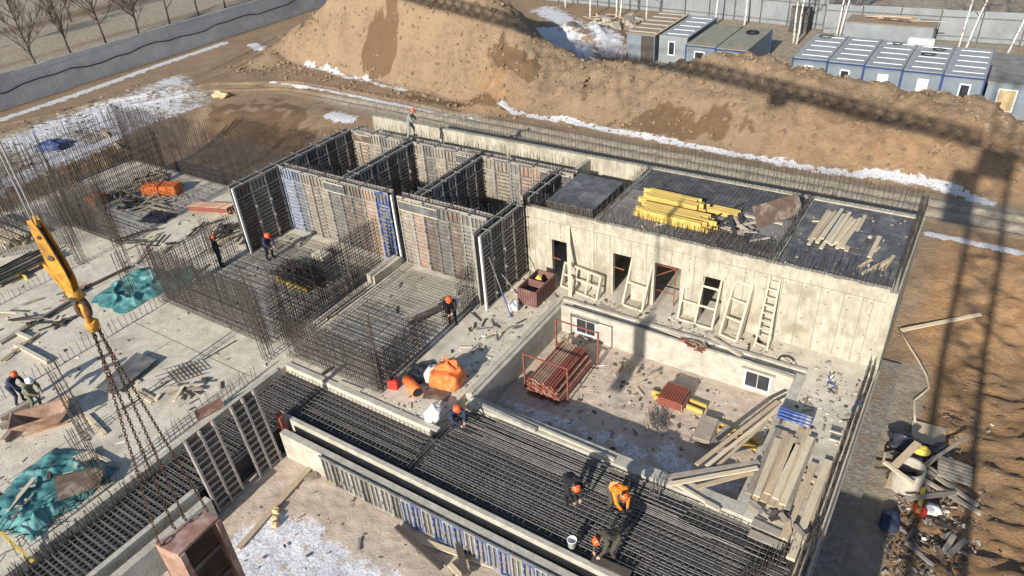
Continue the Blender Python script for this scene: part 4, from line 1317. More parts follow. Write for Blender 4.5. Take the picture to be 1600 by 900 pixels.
t = thing('big_bag', 'large orange bulk bag with lifting loops beside the pool', 'bulk bag', (-14.70, 16.12, 0))
blob('sack', None, None, ((-14.65, 16.06, 0)[0], (-14.65, 16.06, 0)[1], 0), (1.25, 1.0, .75), 'bag_orange', 8, .25, .45, .1, 36, t)
c = (-14.65, 16.06, 0)
blob('folded_top', None, None, (c[0] + .05, c[1] + .15, .55), (.9, .6, .45), 'bag_orange', 9, .3, .8, .3, 36, t)
for dx, dy in ((-.25, .35), (.25, .3)):
    MB().tube([(c[0] + dx - .12, c[1] + dy, .75), (c[0] + dx - .05, c[1] + dy, 1.08), (c[0] + dx + .05, c[1] + dy, 1.08), (c[0] + dx + .12, c[1] + dy, .75)], .025, 6).build('lifting_loop', 'bag_orange', t)
blob('white_sack', 'white bulk sack leaning on the large orange bag', 'sack', (-15.28, 15.98, 0), (.5, .8, .6), 'bag_white', 12, .3)
blob('dark_sack', 'crumpled dark tarpaulin beside the orange bulk bag', 'tarpaulin', (-15.95, 15.88, 0), (.8, 1.0, .35), 'tarp_black', 14, .5, .8, .3)
t = thing('orange_roll', 'rolled orange mat lying between the canister and the bulk bag', 'roll', (-15.80, 15.18, 0))
a, b = Vector((-15.21, 14.90, .24)), Vector((-16.07, 15.32, .24))
MB().tube([a, b], .22, 16).build('roll', 'bag_orange', t, True)
MB().tube([a - (b - a).normalized() * .012, a], .19, 14).build('dark_core', 'boot', t)
t = thing('canister', 'red plastic canister with black cap by the rebar corner', 'canister', (-16.38, 14.87, 0))
c = (-16.38, 14.87, 0)
MB().obx((c[0], c[1], .22), (.34, .26, .44), .4).build('body', 'plastic_red', t)
MB().obx((c[0] - .07, c[1] - .02, .49), (.10, .22, .09), .4).build('handle', 'boot', t)
MB().lathe((c[0] + .1, c[1] + .04, .44), [(.05, 0), (.05, .08), (.001, .08)], 10).build('cap', 'boot', t)
tag(MB().obx((*(-14.64, 15.35, 0)[:2], .03), (1.0, .6, .03), .35).build('brown_board', 'ply_brown'), 'brown plywood board in front of the orange bulk bag', 'board')
blob('white_sack', 'bulging white sack beside the crouching worker', 'sack', (-13.93, 14.35, 0), (.55, .6, .5), 'bag_white', 21, .2)
blob('white_sack', 'smaller white sack left of the bulging one', 'sack', (-14.08, 14.16, 0), (.35, .5, .3), 'bag_white', 22, .7)
loose_plank('long white board lying in front of the dense rebar cage', (-18.56, 14.07, .03), (-17.40, 14.11, .03), .16, .05, 'wood_white')
loose_plank('dark bar lying across the kerb of the long trench', (-19.45, 14.02, .08), (-19.41, 14.44, .08), .10, .08, 'wood_dark')
t = thing('angle_scrap', 'scattered steel angle pieces on the slab by the right shutter wall', 'scrap', (-15.07, 19.82, 0))
for k in range(14):
    p = (-15.29, 19.91, .03)
    x, y, an, l = p[0] + R.uniform(-1.1, 1.1), p[1] + R.uniform(-1.0, .8), R.uniform(0, 3.1), R.uniform(.2, .9)
    plank((x, y, .03), (x + l * math.cos(an), y + l * math.sin(an), .03 + R.uniform(0, .06)), .06, .03, R.choice(['wood_grey', 'steel_dark', 'steel_grey']), t, 'angle_piece')
# pile of dark bars with yellow timbers inside the left cage
t = thing('bar_stack', 'dark stack of steel bars on yellow timbers inside the left cage', 'steel bars', (-25.58, 18.66, 0))
c = (-25.64, 18.63, 0)
for k in range(5):
    hbeam((c[0] - 1.1, c[1] - .5 + k * .28, .12), (c[0] + 1.1, c[1] - .5 + k * .28, .12), t)
m = MB()
for k in range(150):
    x = c[0] + R.uniform(-1.0, .9)
    y = c[1] + R.uniform(-.5, .8)
    m.rod((x - .8, y + R.uniform(-.2, .2), .26 + R.uniform(0, .4)), (x + .8, y + R.uniform(-.2, .2), .26 + R.uniform(0, .4)), .022)
m.build('bars', 'rebar', t)
loose_plank('dark plank lying inside the central cage, left of the worker with the bag', (-18.73, 18.38, .3), (-18.13, 19.90, .3), .22, .06, 'wood_grey')
loose_plank('second dark plank beside the first inside the central cage', (-18.33, 18.24, .25), (-17.82, 19.86, .25), .2, .06, 'wood_dark')
tag(MB().bx(-22.6, -22.1, 20.2, 22.2, .0, .42).build('concrete_step', 'concrete'), 'raised concrete step between the two front shutter walls', 'step')
tag(MB().bx(-26.6, -25.7, 20.4, 21.0, .0, .35).build('concrete_block', 'concrete'), 'pale concrete block on the floor before the left shutter wall', 'block')

# ------------------------------------------------------------------ yellow beams and planks on the roof decks
t = thing('beam_stack', 'large stack of yellow timber beams on the grey roof deck', 'beam stack', (-10.37, 26.92, 3.4))
for layer in range(2):
    for k in range(8 - layer):
        hbeam((-11.7 + R.uniform(-.3, .3), 27.3 + k * .115, 3.50 + layer * .21), (-9.0 + R.uniform(-.35, .35), 27.25 + k * .115 + R.uniform(-.06, .06), 3.50 + layer * .21), t)
for layer in range(2):
    for k in range(9 - layer):
        hbeam((-11.2 + R.uniform(-.3, .3), 25.9 + k * .115, 3.50 + layer * .21), (-8.2 + R.uniform(-.4, .4), 25.85 + k * .115 + R.uniform(-.06, .06), 3.50 + layer * .21), t)
for k in range(4):
    hbeam((-8.7 + R.uniform(-.1, .1), 27.6 + k * .14, 3.5), (-7.6 + R.uniform(-.2, .2), 27.55 + k * .14, 3.5), t)
t = thing('plank_stack', 'fan of pale planks lying on the black deck at the right end of the roof', 'plank stack', (-3.41, 28.42, 3.4))
for k in range(16):
    x = -4.35 + k * .095
    plank((x + R.uniform(-.05, .05), 26.9 + R.uniform(-.35, .3), 3.42 + (k % 3) * .05), (x + .12 + R.uniform(-.05, .1), 29.7 + R.uniform(-.5, .4), 3.42 + (k % 3) * .05), .14, .045, R.choice(['wood_pale', 'wood', 'wood_pale', 'wood_white']), t)
loose_plank('black shuttering board lying on the fan of planks', (-2.75, 26.95, 3.56), (-2.65, 28.2, 3.56), .55, .03, 'ply_dark')
loose_plank('single pale plank on the black deck, right of the fan', (-2.05, 26.7, 3.43), (-2.0, 28.5, 3.43), .16, .05, 'wood_pale')
loose_plank('short white block on the black deck by the plank fan', (-2.6, 28.35, 3.43), (-2.25, 28.3, 3.43), .16, .06, 'wood_pale')
for k in range(5):
    a = (-2.25 + k * .2, R.uniform(25.3, 26.2), 3.43)
    loose_plank('%s broken board from the left near the right corner of the black deck' % ('first', 'second', 'third', 'fourth', 'fifth')[k], a, (a[0] + R.uniform(.0, .5), a[1] + R.uniform(.4, 1.2), 3.43 + R.uniform(.02, .1)), .13, .03, R.choice(['wood', 'wood_pale']), 0)['group'] = 'broken boards on the black deck'
loose_plank('brown sheet tilted on edge between the two roof decks', (-6.6, 27.2, 3.85), (-5.3, 29.2, 3.85), .9, .03, 'ply_brown', 1.0)
loose_plank('long rusty bar lying on the deck right of the yellow beams', (-8.74, 25.85, 3.5), (-7.61, 28.83, 3.5), .06, .05, 'rebar_rust')
loose_plank('short rusty bar lying on the deck near the tilted sheet', (-7.96, 26.58, 3.45), (-7.71, 27.71, 3.45), .06, .05, 'rebar_rust')
loose_plank('white batten on the deck behind the yellow beams', (-8.0, 28.0, 3.43), (-5.6, 27.9, 3.43), .16, .05, 'wood_white')
loose_plank('black panel leaning at the left end of the back room wall', (-15.6, 28.9, 3.1), (-13.6, 28.9, 3.1), .05, .5, 'ply_dark')

# ------------------------------------------------------------------ things on the left slab
def sacks(label, c, n, rz):
    t = thing('orange_pallet', label, 'wrapped pallet', (c[0], c[1], 0))
    for k in range(n):
        x, y = c[0] + (k - (n - 1) / 2) * 1.15 * math.cos(rz), c[1] + (k - (n - 1) / 2) * 1.15 * math.sin(rz)
        blob('wrapped_block', None, None, (x, y, .02), (1.1, .95, .62), 'bag_orange', 40 + k, rz, .22, .04, 36, t)
sacks('single orange wrapped pallet on the far left slab behind the rebar curtain', (-43.81, 19.14, 0), 1, .15)
sacks('pair of orange wrapped pallets on the far slab among the loose timber', (-41.17, 21.94, 0), 2, .45)
def litter(label, c, rx, ry, n, mats, lmin=.5, lmax=2.2, base=0.0, ang=None, cat='timber heap', name='timber_heap'):
    t = thing(name, label, cat, (c[0], c[1], base))
    for k in range(n):
        x, y = c[0] + R.gauss(0, rx / 2), c[1] + R.gauss(0, ry / 2)
        an = R.gauss(*ang) if ang else R.uniform(0, 3.14)
        l = R.uniform(lmin, lmax)
        z = base + .04 + R.uniform(0, .18)
        plank((x - l / 2 * math.cos(an), y - l / 2 * math.sin(an), z), (x + l / 2 * math.cos(an), y + l / 2 * math.sin(an), z + R.uniform(-.03, .08)), R.choice([.08, .12, .16]), .04, R.choice(mats), t)
    return t
litter('scattered heap of pale timber behind the orange pallets', (-43.82, 22.11, 0), 1.8, 1.6, 22, ['wood_pale', 'wood_white', 'wood'], .5, 2.4)
litter('scattered pale boards in front of the orange pallets', (-40.28, 20.83, 0), 1.9, 1.0, 20, ['wood_pale', 'wood_white', 'wood'], .6, 2.6)
litter('a few pale boards left of the orange pair', (-43.50, 20.54, 0), 1.0, 1.0, 9, ['wood_pale', 'wood', 'wood_dark'], .5, 2.0)
def cloth(name, label, c, sx, sy, rz, mat, seed, amp=.25, base=.02, cat='tarpaulin', drape=.6):
    n, m_ = 72, 60
    mb = MB()
    ca, sa = math.cos(rz), math.sin(rz)
    U, V = np.meshgrid(np.linspace(-1, 1, n), np.linspace(-1, 1, m_))
    ex = 1 + .22 * (fbm(V * 2 + 7, U * 0 + seed, 3, seed) - .5) * 2
    ey = 1 + .22 * (fbm(U * 2 + 3, V * 0 + seed, 3, seed + 5) - .5) * 2
    X, Y = U * sx / 2 * ex, V * sy / 2 * ey
    f = fbm(X * .9 + seed, Y * .9, 3, seed)
    ridge = 1 - np.abs(fbm(X * 1.3 + 5, Y * 1.3 + seed, 4, seed + 9) - .5) * 2
    edge = np.clip((1 - np.maximum(np.abs(U), np.abs(V))) * 3, .08, 1)
    fold = (1 - np.abs(np.sin(X * 1.7 + Y * .9 + 5 * f + seed))) ** 4 + .7 * (1 - np.abs(np.sin(Y * 1.5 - X * .6 + 4 * f))) ** 5
    Z = base + amp * (np.clip(f - .35, 0, 1) * 1.4 + (ridge - .6) * .25 + .42 * fold) * edge
    Z = np.maximum(Z, base)
    XX, YY = c[0] + X * ca - Y * sa, c[1] + X * sa + Y * ca
    mb.v = np.stack([XX, YY, Z], -1).reshape(-1, 3).tolist()
    ii_ = np.arange(U.size).reshape(U.shape)
    mb.f = [tuple(r) for r in np.stack([ii_[:-1, :-1], ii_[:-1, 1:], ii_[1:, 1:], ii_[1:, :-1]], -1).reshape(-1, 4).tolist()]
    mb.m = [0] * len(mb.f)
    o = mb.build(name, mat, smooth=True)
    sm = o.modifiers.new('thickness', 'SOLIDIFY')
    sm.thickness = .015
    return tag(o, label, cat)
cloth('teal_tarpaulin', 'crumpled teal tarpaulin on the slab between the rebar columns', (-32.59, 14.31, 0), 2.8, 3.3, .1, 'tarp_teal', 3, .55)
cloth('teal_netting', 'flat teal netting behind the rebar right of the crumpled tarpaulin', (-31.44, 15.80, 0), 1.6, 2.2, .3, 'tarp_teal', 4, .15)
cloth('teal_tarpaulin', 'large crumpled teal tarpaulin at the lower left corner', (-23.55, 4.95, 0), 3.1, 3.4, .15, 'tarp_teal', 6, .6)
cloth('black_tarpaulin', 'black tarpaulin crumpled on the slab in front of the orange pallets', (-38.48, 19.71, 0), 1.8, 1.3, .3, 'tarp_black', 8, .35)
litter('heap of blue-black sheets right of the single orange pallet', (-41.36, 19.94, 0), .7, .5, 16, ['tarp_black', 'wood_dark', 'steel_dark'], .8, 1.5, ang=(.3, .2), cat='sheet heap', name='sheet_heap')
t = thing('prop_bundle', 'rusty red bundle of props lying by the leftmost shutter wall', 'prop stack', (-36.09, 21.92, 0))
c = (-35.95, 21.81, 0)
for k in range(26):
    y = c[1] - .5 + (k % 7) * .15
    z = .12 + (k // 7) * .12
    sh = (k % 7) * .2 + R.uniform(-.2, .2)
    tube_obj((c[0] - 1.3 + sh * .2, y - .4, z), (c[0] + 1.2 + sh * .2, y + .45, z + R.uniform(0, .06)), .045, R.choice(['steel_red', 'steel_rust', 'steel_rust']), t)
t = thing('timber_stack', 'stack of long pale timbers at the left edge of the slab', 'timber stack', (-45.06, 14.62, 0))
c = (-44.89, 14.45, 0)
for k in range(18):
    y = c[1] - .9 + (k % 7) * .27
    z = .09 + (k // 7) * .15
    plank((c[0] - 2.6 + R.uniform(-.3, .3), y, z), (c[0] + 1.9 + R.uniform(-.3, .4), y + R.uniform(-.15, .1), z + R.uniform(0, .04)), .2, .13, R.choice(['wood_pale', 'wood_white', 'wood_pale']), t)
t = thing('steel_stack', 'stack of long black steel sections on yellow sleepers at left', 'steel stack', (-39.61, 12.52, 0))
for x in ((-39.59, 12.18, 0), (-39.57, 13.25, 0)):
    hbeam((x[0] - .9, x[1], .1), (x[0] + .9, x[1], .1), t)
a0, b0 = Vector((-39.72, 10.46, .3)), Vector((-39.76, 13.69, .3))
nrm = Vector((-(b0 - a0).y, (b0 - a0).x, 0)).normalized()
for k in range(16):
    o_ = nrm * ((k % 8) * .17 - .6) + Vector((0, 0, (k // 8) * .17))
    plank(a0 + o_ + Vector((R.uniform(-.2, .2), R.uniform(-.3, .3), 0)), b0 + o_ + Vector((R.uniform(-.2, .2), R.uniform(-.4, .4), 0)), .14, .14, R.choice(['steel_dark', 'wood_dark', 'steel_dark', 'wood_grey']), t, 'steel_section')
# dark beams and channels lying along the slab strips
loose_plank('long dark beam lying along the left slab strip above the timber pieces', (-34.08, 8.53, .06), (-34.48, 11.93, .06), .22, .12, 'wood_grey')
loose_plank('thin dark beam lying behind the teal tarpaulin', (-34.96, 12.99, .06), (-34.78, 15.49, .06), .16, .10, 'wood_dark')
loose_plank('short pale timber block near the left edge, upper of two', (-34.14, 9.35, .1), (-32.99, 9.42, .1), .16, .14, 'wood_white')
loose_plank('short pale timber block near the left edge, lower of two', (-33.30, 8.83, .1), (-30.60, 8.87, .1), .16, .14, 'wood_white')
loose_plank('brown batten crossing the pale blocks at the left edge', (-32.59, 7.83, .12), (-33.13, 9.85, .12), .12, .06, 'wood')
for p0, p1, lab in (((-28.69, 5.93, .15), (-28.61, 7.08, .15), 'weathered timber at the left edge below the two men, back'), ((-28.20, 5.69, .15), (-27.98, 6.93, .15), 'weathered timber at the left edge below the two men, middle'), ((-27.29, 5.35, .15), (-28.00, 6.43, .15), 'weathered timber at the left edge below the two men, front')):
    loose_plank(lab, p0, p1, .2, .18, 'wood_grey')
# dark ply sheet on blocks
q = [(-26.97, 8.87, .16), (-27.56, 11.10, .16), (-26.31, 11.24, .16), (-25.88, 9.02, .16)]
t = thing('dark_sheet', 'large dark plywood sheet resting on blocks in the middle of the left slab', 'plywood sheet', (-26.88, 10.11, 0))
m = MB()
m.add([tuple(v) for v in q] + [(v[0], v[1], v[2] + .05) for v in q], [(3, 2, 1, 0), (4, 5, 6, 7), (0, 1, 5, 4), (1, 2, 6, 5), (2, 3, 7, 6), (3, 0, 4, 7)])
m.build('sheet', 'ply_dark', t)
for p in ((-26.75, 9.37, 0), (-27.11, 11.08, 0)):
    MB().obx((p[0], p[1], .075), (.5, .12, .15), .2).build('block', 'wood', t)
loose_plank('short tan plank on the slab in front of the dark sheet, upper', (-26.46, 10.06, .04), (-25.84, 10.03, .04), .16, .07, 'wood_pale')
loose_plank('short tan plank on the slab below the dark sheet, lower left', (-25.46, 9.58, .04), (-24.31, 9.57, .04), .12, .07, 'wood_pale')
loose_plank('second short tan plank beside the lower one', (-25.46, 9.75, .04), (-24.38, 9.74, .04), .10, .07, 'wood')
t = thing('small_cage', 'small welded rebar cage lying on the left slab', 'rebar cage', (-24.73, 11.32, 0))
m = MB()
c0 = Vector((-25.37, 11.02, .03)); u_ = Vector((-24.88, 11.85, .03)) - c0; v_ = Vector((-24.46, 10.79, .03)) - c0
for k in range(7):
    m.rod(c0 + u_ * (k / 6), c0 + u_ * (k / 6) + v_, .014)
    m.rod(c0 + u_ * (k / 6) + Vector((0, 0, .2)), c0 + u_ * (k / 6) + v_ + Vector((0, 0, .2)), .014)
for k in range(4):
    m.rod(c0 + v_ * (k / 3) - u_ * .5, c0 + v_ * (k / 3) + u_ * 1.3, .016)
    m.rod(c0 + v_ * (k / 3) + Vector((0, 0, .2)) - u_ * .1, c0 + v_ * (k / 3) + u_ * 1.05 + Vector((0, 0, .2)), .014)
m.build('bars', 'rebar', t)
loose_plank('long thin bar lying across the left slab, upper', (-24.72, 12.31, .03), (-24.55, 13.89, .03), .04, .03, 'rebar')
loose_plank('long thin bar lying across the left slab, lower', (-25.02, 8.70, .03), (-24.81, 10.87, .03), .03, .03, 'rebar')
loose_plank('yellow plank lying by the skip', (-25.97, 7.82, .06), (-24.30, 7.56, .06), .16, .07, 'wood_pale')
loose_plank('red-brown board standing on edge at the trench behind the grey shutters', (-21.74, 9.77, .3), (-21.50, 10.82, .3), .05, .45, 'rust_pink')
# the mortar skip
def skip():
    t = thing('mortar_skip', 'open rusty mortar skip with sloping ends beside the two men', 'skip', (-27.04, 6.73, 0))
    c = Vector((-26.93, 6.72, 0)); rz = math.radians(58)
    ux, uy = Vector((math.cos(rz), math.sin(rz), 0)), Vector((-math.sin(rz), math.cos(rz), 0))
    L0, L1, w0, w1, h = .95, 2.0, .5, .95, .62
    B = [c + ux * (sx * L0 / 2) + uy * (sy * w0 / 2) + Vector((0, 0, .06)) for sx, sy in ((-1, -1), (1, -1), (1, 1), (-1, 1))]
    T = [c + ux * (sx * L1 / 2) + uy * (sy * w1 / 2) + Vector((0, 0, h)) for sx, sy in ((-1, -1), (1, -1), (1, 1), (-1, 1))]
    m = MB().add([tuple(v) for v in B + T], [(0, 1, 2, 3), (0, 1, 5, 4), (1, 2, 6, 5), (2, 3, 7, 6), (3, 0, 4, 7)])
    o = m.build('tub', 'steel_rust', t)
    o.modifiers.new('t', 'SOLIDIFY').thickness = .03
    m = MB()
    for a, b in ((0, 1), (1, 2), (2, 3), (3, 0)):
        m.bar(T[a], T[b], .06, .05)
    m.build('rim', 'steel_rust', t)
    for s in (-1, 1):
        MB().bar(c + uy * (s * .3) - ux * .8 + Vector((0, 0, .03)), c + uy * (s * .3) + ux * .8 + Vector((0, 0, .03)), .08, .06).build('runner', 'steel_rust', t)
    for k, v in enumerate(T):
        MB().tube([v + Vector((.0, 0, .02)), v + Vector((.04, .04, .12)), v + Vector((.08, 0, .02))], .015, 6).build('lifting_eye', 'steel_rust', t)
skip()
tag(MB().add([(-23.65, 5.34, .30), (-22.57, 6.35, .42), (-22.26, 6.42, .40), (-21.75, 5.91, .34), (-22.49, 4.88, .30), (-23.52, 5.28, .33), (-22.45, 6.29, .45), (-22.14, 6.35, .43), (-21.64, 5.85, .37), (-22.38, 4.82, .33)],
             [(4, 3, 2, 1, 0), (5, 6, 7, 8, 9), (0, 1, 6, 5), (1, 2, 7, 6), (2, 3, 8, 7), (3, 4, 9, 8), (4, 0, 5, 9)]).build('brown_board', 'ply_brown'), 'brown plywood board lying on the large teal tarpaulin', 'board')
loose_plank('pale crumpled sheet behind the brown board', (-23.93, 6.14, .1), (-23.61, 6.80, .1), .6, .05, 'wood_white')
loose_plank('dark thin beam behind the brown board', (-23.97, 6.73, .12), (-22.33, 6.81, .12), .08, .08, 'wood_grey')
loose_plank('yellow timber rail at the lower left corner', (-22.58, 3.09, .5), (-20.85, 3.10, .2), .09, .06, 'beam_yellow')
litter('heap of weathered boards and cables at the lower left edge', (-24.14, 3.73, 0), .7, 1.0, 18, ['wood_grey', 'wood_dark', 'wood_white'], .6, 1.5, .05)
t = thing('cable_tangle', 'tangle of black cables and bars on the slab by the lower left tarpaulin', 'cables', (-22.4, 4.0, 0))
m = MB()
for k in range(16):
    x, y = R.uniform(-22.9, -21.9), R.uniform(2.6, 5.2)
    an = R.uniform(.8, 1.9)
    m.tube([(x + .6 * s * math.cos(an + .6 * math.sin(s * 3 + k)), y + .6 * s * math.sin(an), .05 + .05 * abs(math.sin(k + s * 4))) for s in np.linspace(-1, 1, 9)], .014, 5)
m.build('cables', 'cable_black', t)
# planks and blocks in the courtyard
CZ = -1.26
loose_plank('long plank lying on the courtyard ground along its left side', (-16.83, 7.18, -1.22), (-17.34, 11.05, -1.22), .2, .06, 'wood')
loose_plank('black charred beam in the courtyard, slanting left one', (-12.71, 10.43, -1.1), (-10.46, 9.94, -1.1), .18, .14, 'wood_dark')
loose_plank('thick black post standing out of the courtyard planks', (-10.50, 10.89, -1.0), (-9.58, 10.03, -1.0), .22, .22, 'wood_dark')
loose_plank('pale long board under the black beams in the courtyard', (-12.16, 10.40, -1.2), (-7.87, 11.06, -1.2), .18, .06, 'wood_pale')
loose_plank('short pale board beside the black post', (-10.36, 10.21, -1.2), (-9.66, 10.01, -1.2), .16, .06, 'wood_pale')
loose_plank('short batten by the courtyard wall', (-16.26, 10.69, -1.2), (-15.96, 11.10, -1.2), .12, .06, 'wood')
for k, (px, lab) in enumerate((((-16.89, 8.89, -1.25), 'upper'), ((-16.65, 8.65, -1.25), 'middle'), ((-16.45, 8.46, -1.25), 'lower'))):
    blob('pale_block', 'small pale block on the courtyard snow, %s of three' % lab, 'block', px, (.22, .2, .18), 'osb', 60 + k, .4, .4)
tag(MB().obx((*(-17.00, 10.62, -1.2)[:2], -1.23), (.5, .4, .03), .9).build('plywood_piece', 'ply_tan'), 'small square plywood piece in the courtyard corner', 'plywood')
t = thing('bucket', 'white plastic bucket on the kerb beam beside the bending man', 'bucket', (-6.92, 11.98, 0))
c = (-6.90, 11.94, .03)
MB().lathe((c[0], c[1], c[2]), [(.001, .01), (.12, 0), (.145, .28), (.155, .28), (.155, .30), (.135, .30), (.115, .02), (.001, .02)], 16).build('tub', 'frame_white', t, True)
for p0, p1, lab in (((-6.18, 11.84, .06), (-4.98, 11.90, .06), 'dark board laid on the kerb beam right of the bucket'), ((-2.59, 15.40, .05), (-1.44, 15.34, .05), 'grey pallet boards at the right end of the trench, upper'), ((-2.55, 14.97, .05), (-1.52, 14.96, .05), 'grey pallet boards at the right end of the trench, lower')):
    loose_plank(lab, p0, p1, .28, .04, 'wood_grey' if 'dark' not in lab else 'wood_dark')
# pale edge timbers of the trench, far side
loose_plank('long white timber edging the far side of the wide trench, left piece', (-13.35, 15.76, .08), (-7.29, 15.61, .08), .10, .08, 'wood_white')
loose_plank('long grey pipe lying on the far edge of the wide trench', (-12.80, 15.61, .12), (-10.28, 15.48, .12), .13, .13, 'steel_pale')
loose_plank('long white timber edging the far side of the wide trench, right piece', (-5.27, 15.68, .07), (-3.56, 15.33, .07), .10, .08, 'wood_white')
loose_plank('short white timber at the right part of the far trench edge', (-4.04, 15.40, .07), (-3.63, 15.34, .07), .16, .10, 'wood_white')

# ------------------------------------------------------------------ right-hand strip outside the building
tag(MB().bx(-.717, .02, 8.2, 27.3, -1.9, -1.48).build('footing_strip', 'footing'), 'narrow concrete footing strip outside the right wall', 'footing')
t = thing('manhole_ring', 'pale concrete manhole ring half covered by planks on the right', 'manhole ring', (1.13, 20.82, -1.6))
c = (1.13, 20.82, -1.6)
MB().lathe((c[0], c[1], -1.7), [(.50, 0), (.50, .95), (.42, .95), (.42, 0)], 28).build('ring', 'concrete_pale', t, False)
loose_plank('broad plank lying across the manhole ring', (0.68, 20.53, -.66), (1.17, 21.89, -.55), .24, .06, 'wood')
loose_plank('yellow-striped plank lying across the front of the manhole ring', (0.36, 20.55, -.66), (1.34, 20.02, -.66), .14, .06, 'wood_pale')
loose_plank('long dark plank pointing right from the manhole ring, upper', (1.66, 21.52, -1.3), (3.27, 20.76, -1.35), .14, .07, 'wood_grey')
loose_plank('long dark plank pointing right from the manhole ring, lower', (1.47, 20.99, -1.2), (3.39, 20.49, -1.4), .14, .07, 'wood_grey')
loose_plank('thin plank leaning out of the rubbish towards the slope', (1.56, 21.48, -1.0), (2.64, 23.68, -1.1), .10, .05, 'wood_grey')
loose_plank('black and yellow striped board in the rubbish', (1.68, 20.66, -1.3), (1.67, 19.50, -1.3), .12, .1, 'yellow_foam')
t = thing('pallet', 'weathered wooden pallet lying tilted in the rubbish', 'pallet', (2.44, 22.07, -1.4))
c = Vector((2.46, 21.92, -1.25))
ux, uy = Vector((.96, .1, -.12)), Vector((-.1, .97, .1))
for k in range(6):
    plank(c + uy * (k * .16 - .4) - ux * .55, c + uy * (k * .16 - .4) + ux * .55, .11, .025, 'wood_grey', t, 'slat')
for k in range(3):
    plank(c + ux * (k * .5 - .5) - uy * .45 - Vector((0, 0, .06)), c + ux * (k * .5 - .5) + uy * .45 - Vector((0, 0, .06)), .09, .08, 'wood_grey', t, 'bearer')
blob('yellow_foam', 'yellow foam lump on the rubbish by the manhole ring', 'foam', (1.35, 22.04, -1.1), (.5, .35, .25), 'yellow_foam', 71, .3)
blob('red_bucket', 'crushed red bucket in the rubbish', 'bucket', (1.73, 19.69, -1.55), (.38, .34, .3), 'plastic_red', 72, .2)
blob('black_sack', 'black rubbish bag behind the manhole ring', 'rubbish bag', (0.80, 22.46, -1.5), (1.0, .8, .5), 'tarp_black', 73, .3, .7, .3)
blob('black_sack', 'black rubbish bag in front of the wooden pallet', 'rubbish bag', (1.85, 22.62, -1.5), (.8, .6, .4), 'tarp_black', 74, .9, .7, .3)
blob('blue_barrel_lump', 'dark blue bag in the shade below the manhole ring', 'bag', (0.97, 18.80, -1.6), (.55, .8, .35), 'cloth_navy', 75, .1)
blob('white_sack', 'torn white sack in the rubbish near the red bucket', 'sack', (2.07, 19.97, -1.55), (.45, .4, .25), 'bag_white', 76, .2, .7, .3)
m = MB()
gsx, gsy = np.arange(-66, 6, .25), np.arange(10, 40, .25)
GSZ = ground_z(*np.meshgrid(gsx, gsy))
def GS(x, y):
    return float(GSZ[min(max(int((y - 10) / .25), 0), len(gsy) - 1), min(max(int((x + 66) / .25), 0), len(gsx) - 1)])
cols = ['wood_grey', 'paper', 'rubble', 'steel_blue', 'wood_dark', 'plastic_red', 'ply_brown', 'bag_white']
for k in range(2000):
    u = R.random()
    px, py = R.gauss(1.9, .75), R.gauss(19.5, 2.4)
    if px < .95 or px > 4.4:
        continue
    s = R.choice([.02, .03, .04, .05, .09])
    m.obx((px, py, GS(px, py) + R.uniform(0, .08)), (s * R.uniform(.8, 2.6), s * R.uniform(.5, 1.2), s * R.uniform(.15, .5)), R.uniform(0, 6.2), R.choices(range(8), [5, .5, 7, .15, 8, .1, 7, .2])[0], (R.uniform(-.5, .5), R.uniform(-.5, .5)))
stuff(m.build('rubbish', cols), 'strewn building rubbish and broken scraps on the right', 'rubbish')
loose_plank('long plank bridging from the right wall to the orange slope', (-0.37, 29.17, -1.1), (2.31, 31.34, -.75), .18, .05, 'wood_pale')
m = MB()
m.tube([(-0.50, 29.76, -1.4), (0.07, 28.71, -1.45), (0.59, 27.78, -1.45), (0.98, 26.95, -1.45), (1.15, 26.28, -1.5), (0.97, 25.80, -1.5), (0.77, 25.27, -1.5), (0.89, 24.57, -1.5), (1.01, 23.87, -1.5)], .045, 6)
tag(m.build('drain_hose', 'wood_pale', smooth=True), 'pale hose winding down the damp ground right of the footing', 'hose')
tag(MB().obx((*(1.48, 23.62, -1.55)[:2], -1.5), (1.1, 1.1, .05), .1).build('board', 'wood'), 'brown board on the ground above the rubbish', 'board')

# ------------------------------------------------------------------ small litter on the slabs
m = MB()
zones = [(-16, -13.8, 14.2, 24, 0, 260), (-13, -3.3, 23.3, 24.4, 0, 220), (-2.8, -1.1, 19.8, 24.2, 0, 120), (-48, -22, 3, 24, 0, 700), (-13, -3.5, 16.4, 22.4, -1.28, 420), (-18, -2, 3, 10.6, -1.26, 330), (-21, -13.8, 13.9, 14.3, 0, 40), (-12.4, -5.5, 25, 28.2, 3.38, 70), (-4.9, -1.1, 25, 30.6, 3.39, 60), (-29.8, -16.9, 15, 22, 0, 260)]
for x0, x1, y0, y1, z, n in zones:
    for k in range(n):
        x, y = R.uniform(x0, x1), R.uniform(y0, y1)
        s = R.choice([.02, .03, .03, .05, .08])
        m.obx((x, y, z + s * .3), (s * R.uniform(1, 7 if R.random() < .3 else 2.5), s, s * .5), R.uniform(0, 3.1), R.choices(range(6), [4, 3, 2, 3, 1, 1])[0])
stuff(m.build('floor_litter', ['wood_grey', 'wood_pale', 'wood_dark', 'rubble', 'paper', 'rebar_rust']), 'small chips of wood and rubble strewn over the slabs', 'litter')

